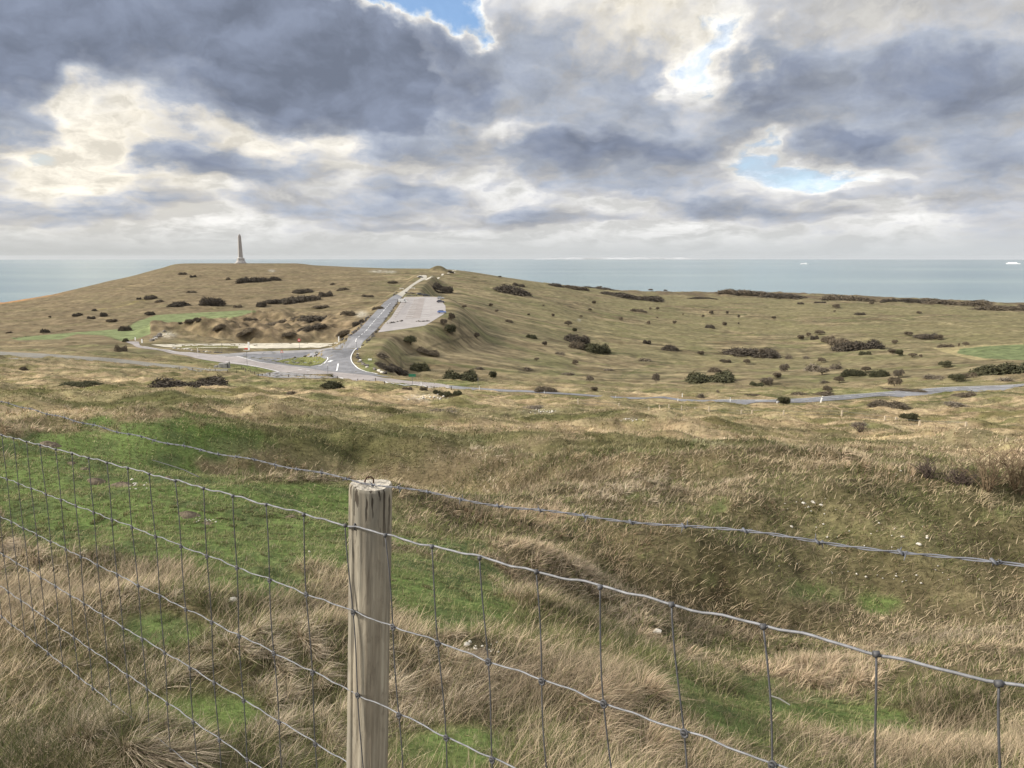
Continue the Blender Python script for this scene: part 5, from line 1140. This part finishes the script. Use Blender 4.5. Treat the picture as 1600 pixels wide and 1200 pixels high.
# ------------------------------------------------------------ cars
M_GLASS = plain('car_glass', (.02, .025, .03), .15, .5, var=.02); M_TYRE = plain('tyre', (.02, .02, .02), .9, .1); M_RIM = plain('wheel_rim', (.35, .35, .36), .4, .5)
M_LAMP = plain('lamp_glass', (.6, .6, .55), .2, .5); M_TAIL = plain('tail_lamp', (.4, .02, .02), .3, .5)
def carpaint(c): return plain('car_paint', c, .3, .5, var=.03)
def make_car(col_, van=False):
    rt = empty('parked_car', (0, 0, 0)); hr = 2.0 if van else 1.46
    prof = [(-2.15, .35), (-2.2, .75), (-2.05, 1.0 if not van else hr - .15), (-1.9, 1.05 if not van else hr), (1.0, 1.02), (1.9, .86), (2.12, .62), (2.15, .35)] if not van else [(-2.4, .35), (-2.45, .9), (-2.4, hr - .2), (-2.2, hr), (1.0, hr), (1.35, hr - .15), (1.9, 1.15), (2.35, .95), (2.45, .6), (2.45, .35)]
    V = []; n = len(prof)
    for y_, k in ((-.86, 0), (-.80, 1), (.80, 1), (.86, 0)):
        for a_, b_ in prof: V.append((a_ * (1 if k == 0 else 1.0), y_, b_ if k == 0 else b_ + .03))
    F = []
    for s_ in range(3):
        for i in range(n): F.append((s_ * n + i, s_ * n + (i + 1) % n, (s_ + 1) * n + (i + 1) % n, (s_ + 1) * n + i))
    F.append(tuple(range(n))[::-1]); F.append(tuple(range(3 * n, 4 * n)))
    MB().add(V, F).build('body', carpaint(col_), rt, bevel=.04)
    if not van:
        MB().add([(-1.95, -.8, 1.0), (1.05, -.8, 1.0), (1.05, .8, 1.0), (-1.95, .8, 1.0), (-1.5, -.62, 1.43), (.35, -.62, 1.43), (.35, .62, 1.43), (-1.5, .62, 1.43)], [(0, 1, 5, 4), (1, 2, 6, 5), (2, 3, 7, 6), (3, 0, 4, 7), (4, 5, 6, 7)]).build('windows', M_GLASS, rt)
        MB().box(-1.5, .36, -.63, .63, 1.43, 1.48, .95, .95).build('roof', carpaint(col_), rt)
    else:
        MB().add([(1.42, -.75, hr - .2), (1.88, -.75, 1.2), (1.88, .75, 1.2), (1.42, .75, hr - .2), (1.40, -.75, hr - .24), (1.84, -.75, 1.18), (1.84, .75, 1.18), (1.40, .75, hr - .24)], [(0, 1, 2, 3), (7, 6, 5, 4), (0, 4, 5, 1), (3, 2, 6, 7)]).build('windscreen', M_GLASS, rt).location = (.03, 0, .03)
        for s_ in (-1, 1): MB().box(.5, 1.4, s_ * .875 - .008, s_ * .875 + .008, 1.2, hr - .3, .8, 1).build('side_window', M_GLASS, rt)
    for a_ in (-1.35, 1.35):
        for s_ in (-1, 1):
            o = MB().tube([(a_, s_ * .72, .33), (a_, s_ * .89, .33)], .33, 16).build('wheel', M_TYRE, rt); MB().tube([(a_, s_ * .89, .33), (a_, s_ * .90, .33)], .2, 12).build('rim', M_RIM, o)
    for s_ in (-1, 1):
        MB().box(2.1 + .3 * van, 2.2 + .3 * van, s_ * .62 - .16, s_ * .62 + .16, .6, .74).build('headlight', M_LAMP, rt); MB().box(-2.25 - .25 * van, -2.15 - .25 * van, s_ * .68 - .1, s_ * .68 + .1, .75, .95).build('tail_light', M_TAIL, rt)
    return rt
for px, py, rz, c_, van, lab in [(629.5,473,.15,(.75,.75,.73),True,'white van parked at the left edge of the car park'),(657,461.5,.2,(.06,.06,.065),False,'dark car at the far end of the car park, left of the black one'),(666.5,463.5,.1,(.02,.02,.022),False,'black car at the far end of the car park, right of the dark one'),
      (688.5,467.5,.1,(.40,.41,.44),False,'silver car at the upper right corner of the car park'),(688.5,473,.0,(.03,.03,.05),False,'dark car just below the silver one at the right of the car park'),(690.5,489.5,-.1,(.10,.16,.38),False,'blue car alone at the lower right edge of the car park'),(657.3,434.2,.5,(.05,.05,.055),False,'dark car standing near the top of the pale hill road')]:
    o = make_car(c_, van); p, r_ = at(px, py, 300); o.location = p + Vector((0, 0, .1)); o.rotation_euler = (0, 0, rz); o.scale = (1.12,) * 3; tag(o, lab, 'van' if van else 'car', 'cars on and above the car park')

# ------------------------------------------------------------ walkers on the crest
def person(px, py, hgt, label, cloth, legs, step):
    me = bpy.data.meshes.new('person'); k = hgt / 1.75
    J = dict(pel=(0, 0, .95), che=(0, 0, 1.32), nec=(0, 0, 1.47), hed=(0, -.02, 1.60), top=(0, 0, 1.72), hl=(.10, 0, .90), kl=(.11, -step * .5, .50), al=(.11, -step, .08), tl=(.11, -step - .2, .03), hr=(-.10, 0, .90), kr=(-.11, step * .3, .50), ar=(-.11, step, .09), tr=(-.11, step - .2, .03),
             sl=(.19, 0, 1.40), el=(.25, .05, 1.12), wl=(.26, -.05, .88), ml=(.26, -.10, .78), sr=(-.19, 0, 1.40), er=(-.25, .05, 1.12), wr=(-.26, -.05, .88), mr=(-.26, -.10, .78))
    rad = dict(pel=.15, che=.16, nec=.06, hed=.10, top=.07, hl=.10, kl=.065, al=.05, tl=.04, hr=.10, kr=.065, ar=.05, tr=.04, sl=.07, el=.05, wl=.035, ml=.035, sr=.07, er=.05, wr=.035, mr=.035)
    E = [('pel', 'che'), ('che', 'nec'), ('nec', 'hed'), ('hed', 'top'), ('pel', 'hl'), ('hl', 'kl'), ('kl', 'al'), ('al', 'tl'), ('pel', 'hr'), ('hr', 'kr'), ('kr', 'ar'), ('ar', 'tr'), ('che', 'sl'), ('sl', 'el'), ('el', 'wl'), ('wl', 'ml'), ('che', 'sr'), ('sr', 'er'), ('er', 'wr'), ('wr', 'mr')]
    names = list(J); me.from_pydata([tuple(c * k for c in J[n]) for n in names], [(names.index(a), names.index(b)) for a, b in E], [])
    o = bpy.data.objects.new('person', me); sc.collection.objects.link(o); md = o.modifiers.new('skin', 'SKIN'); o.modifiers.new('sub', 'SUBSURF').levels = 1
    if not me.skin_vertices:
        bpy.context.view_layer.objects.active = o
    for i, n in enumerate(names): v = me.skin_vertices[0].data[i]; v.radius = (rad[n] * k, rad[n] * k); v.use_root = (n == 'pel')
    mt, t, b = material('walker', .9, .1); g = t.node('ShaderNodeTexCoord'); sp = t.node('ShaderNodeSeparateXYZ'); t.put(sp.inputs[0], g.outputs['Object'])
    t.l.new(t.ramp(t.m('DIVIDE', sp.outputs[2], 1.8 * k), [(0, (.02, .02, .02)), (.05, legs), (.52, cloth), (.84, (.35, .22, .16)), (.93, (.05, .035, .025))], 'CONSTANT'), b.inputs['Base Color']); me.materials.append(mt)
    x, y, z, r = cast(px, py, 600); o.location = (x, y, float(H(x, y))); o.rotation_euler = (0, 0, 1.2); tag(o, label, 'person', 'walkers on the crest'); return o
person(725.5, 422.4, 3.3 * 0 + 2.0, 'person in dark clothes walking on the skyline, the left one of two', (.03, .03, .04), (.02, .02, .03), .22)
person(734, 423.4, 1.8, 'person in dark clothes on the skyline, the right one of two', (.05, .035, .03), (.03, .03, .04), .12)

# ------------------------------------------------------------ ships
M_SHIPW = plain('ship_white', (.88, .88, .88), .5, .4, var=.03, nscale=.05); M_SHIPB = plain('ship_dark', (.08, .10, .16), .5, .4)
def ferry(px, py, wpx, label, hp):
    x, y, z = pray(px, py); k = EYE / -z; r = k * math.hypot(x, y); L = wpx * r / FPX; rt = empty('ferry', (x * k, y * k, 0), math.atan2(-x, y) + .15 * (1 if px < 1400 else -1), label, 'ship', 'white ferries out at sea')
    h = L / 2; n = 10; V = []; F = []
    for i in range(n + 1):
        u = -1 + 2 * i / n; w_ = L * .075 * (1 - max(0, (u - .55) / .45)**1.6 * .95) * (1 if u > -.95 else .8); zt = L * .055 * (1 + .35 * max(0, u - .4)); V += [(u * h * .97, -w_ * .7, -.5), (u * h, -w_, zt), (u * h, w_, zt), (u * h * .97, w_ * .7, -.5)]
    for i in range(n):
        for j in range(4): F.append((i * 4 + j, (i + 1) * 4 + j, (i + 1) * 4 + (j + 1) % 4, i * 4 + (j + 1) % 4))
    F += [(0, 1, 2, 3), (n * 4 + 3, n * 4 + 2, n * 4 + 1, n * 4)]
    MB().add(V, F).build('hull', M_SHIPW, rt); z0 = L * .055
    MB().box(-h * .86, h * .62, -L * .066, L * .066, z0, z0 + L * .045, .97, .95).build('superstructure', M_SHIPW, rt); MB().box(-h * .7, h * .45, -L * .055, L * .055, z0 + L * .045, z0 + L * .07 * hp, .93, .9).build('upper_deck', M_SHIPW, rt)
    MB().box(h * .3, h * .45, -L * .06, L * .06, z0 + L * .07 * hp, z0 + L * .09 * hp).build('bridge', M_SHIPW, rt); MB().box(-h * .45, -h * .25, -L * .03, L * .03, z0 + L * .07 * hp, z0 + L * .125 * hp, .8, .8).build('funnel', M_SHIPB, rt)
    MB().box(-h * .84, h * .6, -L * .0664, L * .0664, z0 + L * .018, z0 + L * .028).build('window_row', M_SHIPB, rt)
ferry(1257, 412.8, 12, 'small white ferry far out on the sea, the left one', 1.0); ferry(1583, 412.4, 16, 'white ferry far out on the sea near the right edge', 1.05)

# ------------------------------------------------------------ chalk, molehills and litter in the near grass
M_SOIL = plain('mole_soil', (.135, .11, .08), .95, .05, var=.35, nscale=14, bump_=1.0)
def molehill(px, py, w_, label):
    x, y, z, r = cast(px, py, 1.8); s_ = w_ * r / FPX / 2; V = []; F = []; n = 28; m_ = 9
    for i in range(m_ + 1):
        for q in range(n):
            k = i / m_; a = q * 2 * math.pi / n; rr_ = s_ * k * (1 + .18 * math.sin(a * 3 + px) + .08 * math.sin(a * 7)); X, Y = rr_ * math.cos(a), rr_ * math.sin(a) * .9
            V.append((X, Y, float(H(x + X, y + Y)) - float(H(x, y)) + s_ * .32 * (1 - k * k)**1.2 - .012 * k + .03 * s_ * math.sin(q * 5.1 + i * 2.7) * (1 - k)))
    for i in range(m_):
        for q in range(n): F.append((i * n + q, (i + 1) * n + q, (i + 1) * n + (q + 1) % n, i * n + (q + 1) % n))
    o = MB().add(V, F).build('molehill', M_SOIL, None, False); o.location = (x, y, float(H(x, y)) + .005); tag(o, label, 'molehill', 'molehills in the green turf')
for a in [(76,696,28,'flat molehill on the green turf just behind the top fence wire at left'),(132,733,16,'small molehill behind the leftmost fence cells'),(112,724,14,'small pale molehill left of the tuft behind the fence'),(150,752,26,'brown molehill beside the straw tuft on the green turf'),(192,760,40,'largest molehill with pinkish crumbs on the green turf'),
          (295,805,34,'spread out flat molehill in the middle of the green turf'),(325,818,18,'small molehill with white crumbs right of the flat one'),(456,808,22,'molehill close to the left of the fence post'),(262,746,12,'tiny molehill behind the top wire'),(164,855,16,'molehill seen through the left fence cells'),(312,758,14,'crumbly molehill near the edge of the hollow'),
          (752,1022,48,'chalky molehill with white stones right of the fence post'),(1325,1168,60,'dark earth mound at the bottom right behind the mesh')]: molehill(*a)
def stone(px, py, w_, mi, label, rmin=1.8):
    x, y, z, r = cast(px, py, rmin); s_ = w_ * r / FPX; o = bpy.data.objects.new('stone', RKM[mi]); sc.collection.objects.link(o); o.scale = (s_ * 1.25, s_ * 1.0, s_ * 1.0); o.rotation_euler = (.2, .1, px * .7); o.location = (x, y, float(H(x, y)) + s_ * .28); tag(o, label, 'stone', 'chalk stones in the grass')
stone(363, 941, 14, 6, 'single white stone on the turf between fence cells at left')
stone(1028, 990, 14, 7, 'yellowish round stone in the straw right of the post')
stone(729, 1009, 12, 8, 'larger white stone at the left end of the chalky molehill'); stone(734.5, 1004, 6, 6, 'small upright white stone behind the larger one on the chalky molehill')
stone(483.5, 863, 4, 6, 'tiny white stone close to the left of the fence post')
stone(1256, 788, 6, 6, 'white stone, left one on the bare bank at right'); stone(1270, 785, 5, 7, 'white stone, middle one on the bare bank at right'); stone(1283, 790, 5, 8, 'white stone, right one on the bare bank at right')
stone(1237, 824, 5, 6, 'white stone in the grass above the barbed wire at right'); stone(1435, 852, 7, 7, 'pale stone just above the barbed wire near the right edge'); stone(1410, 840, 6, 8, 'pale stone up the bank from the barbed wire near the right edge')
# loose chalk crumbs
g = np.random.default_rng(3); V = []; F = []
spots = [(752,1018,20,7,30),(1270,790,60,10,16),(1330,850,120,40,26),(1400,900,110,12,18),(1420,745,30,8,10),(210,760,20,6,16),(320,815,14,5,12),(850,643,24,3,26),(672,621,26,4,26),(985,657,16,2,14)]
for cx, cy, sx, sy, n in spots:
    for _ in range(n):
        px, py = cx + g.normal() * sx * .6, cy + g.normal() * sy * .6; x, y, z, r = cast(px, py, 1.8); s_ = (1.1 + 1.6 * g.random()**2) * r / FPX; z0 = float(H(x, y)) + s_ * .3 + .012; k = len(V)
        for a in range(4): V.append((x + s_ * math.cos(a * 1.57 + g.random()), y + s_ * math.sin(a * 1.57 + g.random()), z0 + g.normal() * s_ * .1))
        V += [(x, y, z0 + s_ * .7), (x, y, z0 - s_ * .6)]; F += [(k + a, k + (a + 1) % 4, k + 4) for a in range(4)] + [(k + (a + 1) % 4, k + a, k + 5) for a in range(4)]
tag(mesh_np('chalk_crumbs', np.array(V), np.array(F), M_RK[2]), 'white chalk crumbs scattered on the bare bank and molehills', None, None, 'stuff')
# a stick and a length of old wire lying in the grass
a, _ = at(1203, 1097, 1.5); b_, _ = at(1234, 1110, 1.5)
o = MB().tube([a + Vector((0, 0, .05)), (a + b_) / 2 + Vector((0, 0, .055)), b_ + Vector((0, 0, .04))], [.005, .006, .004], 7).build('stick', M_CONC); tag(o, 'short grey stick lying in the green hollow at the lower right', 'stick')
P_ = [at(px, py, 4)[0] + Vector((0, 0, .10)) for px, py in ((238,725),(262,735),(288,744),(312,756))]
o = MB().tube(P_, .006, 5).build('fallen_wire', M_STAY, None, True); tag(o, 'dark piece of old wire lying across the turf behind the fence', 'wire')

# ------------------------------------------------------------ the air over the sea
mt = bpy.data.materials.new('haze'); mt.use_nodes = True; nt = mt.node_tree; nt.nodes.clear()
pv = nt.nodes.new('ShaderNodeVolumePrincipled'); pv.inputs['Color'].default_value = (.86, .90, .95, 1); pv.inputs['Density'].default_value = 1.0e-5; pv.inputs['Anisotropy'].default_value = .2
ou = nt.nodes.new('ShaderNodeOutputMaterial'); nt.links.new(pv.outputs[0], ou.inputs['Volume'])
hz = MB().box(-48000, 48000, -48000, 48000, -11.5, 200).build('haze', mt); tag(hz, 'thin pale haze over the sea', None, None, 'stuff')
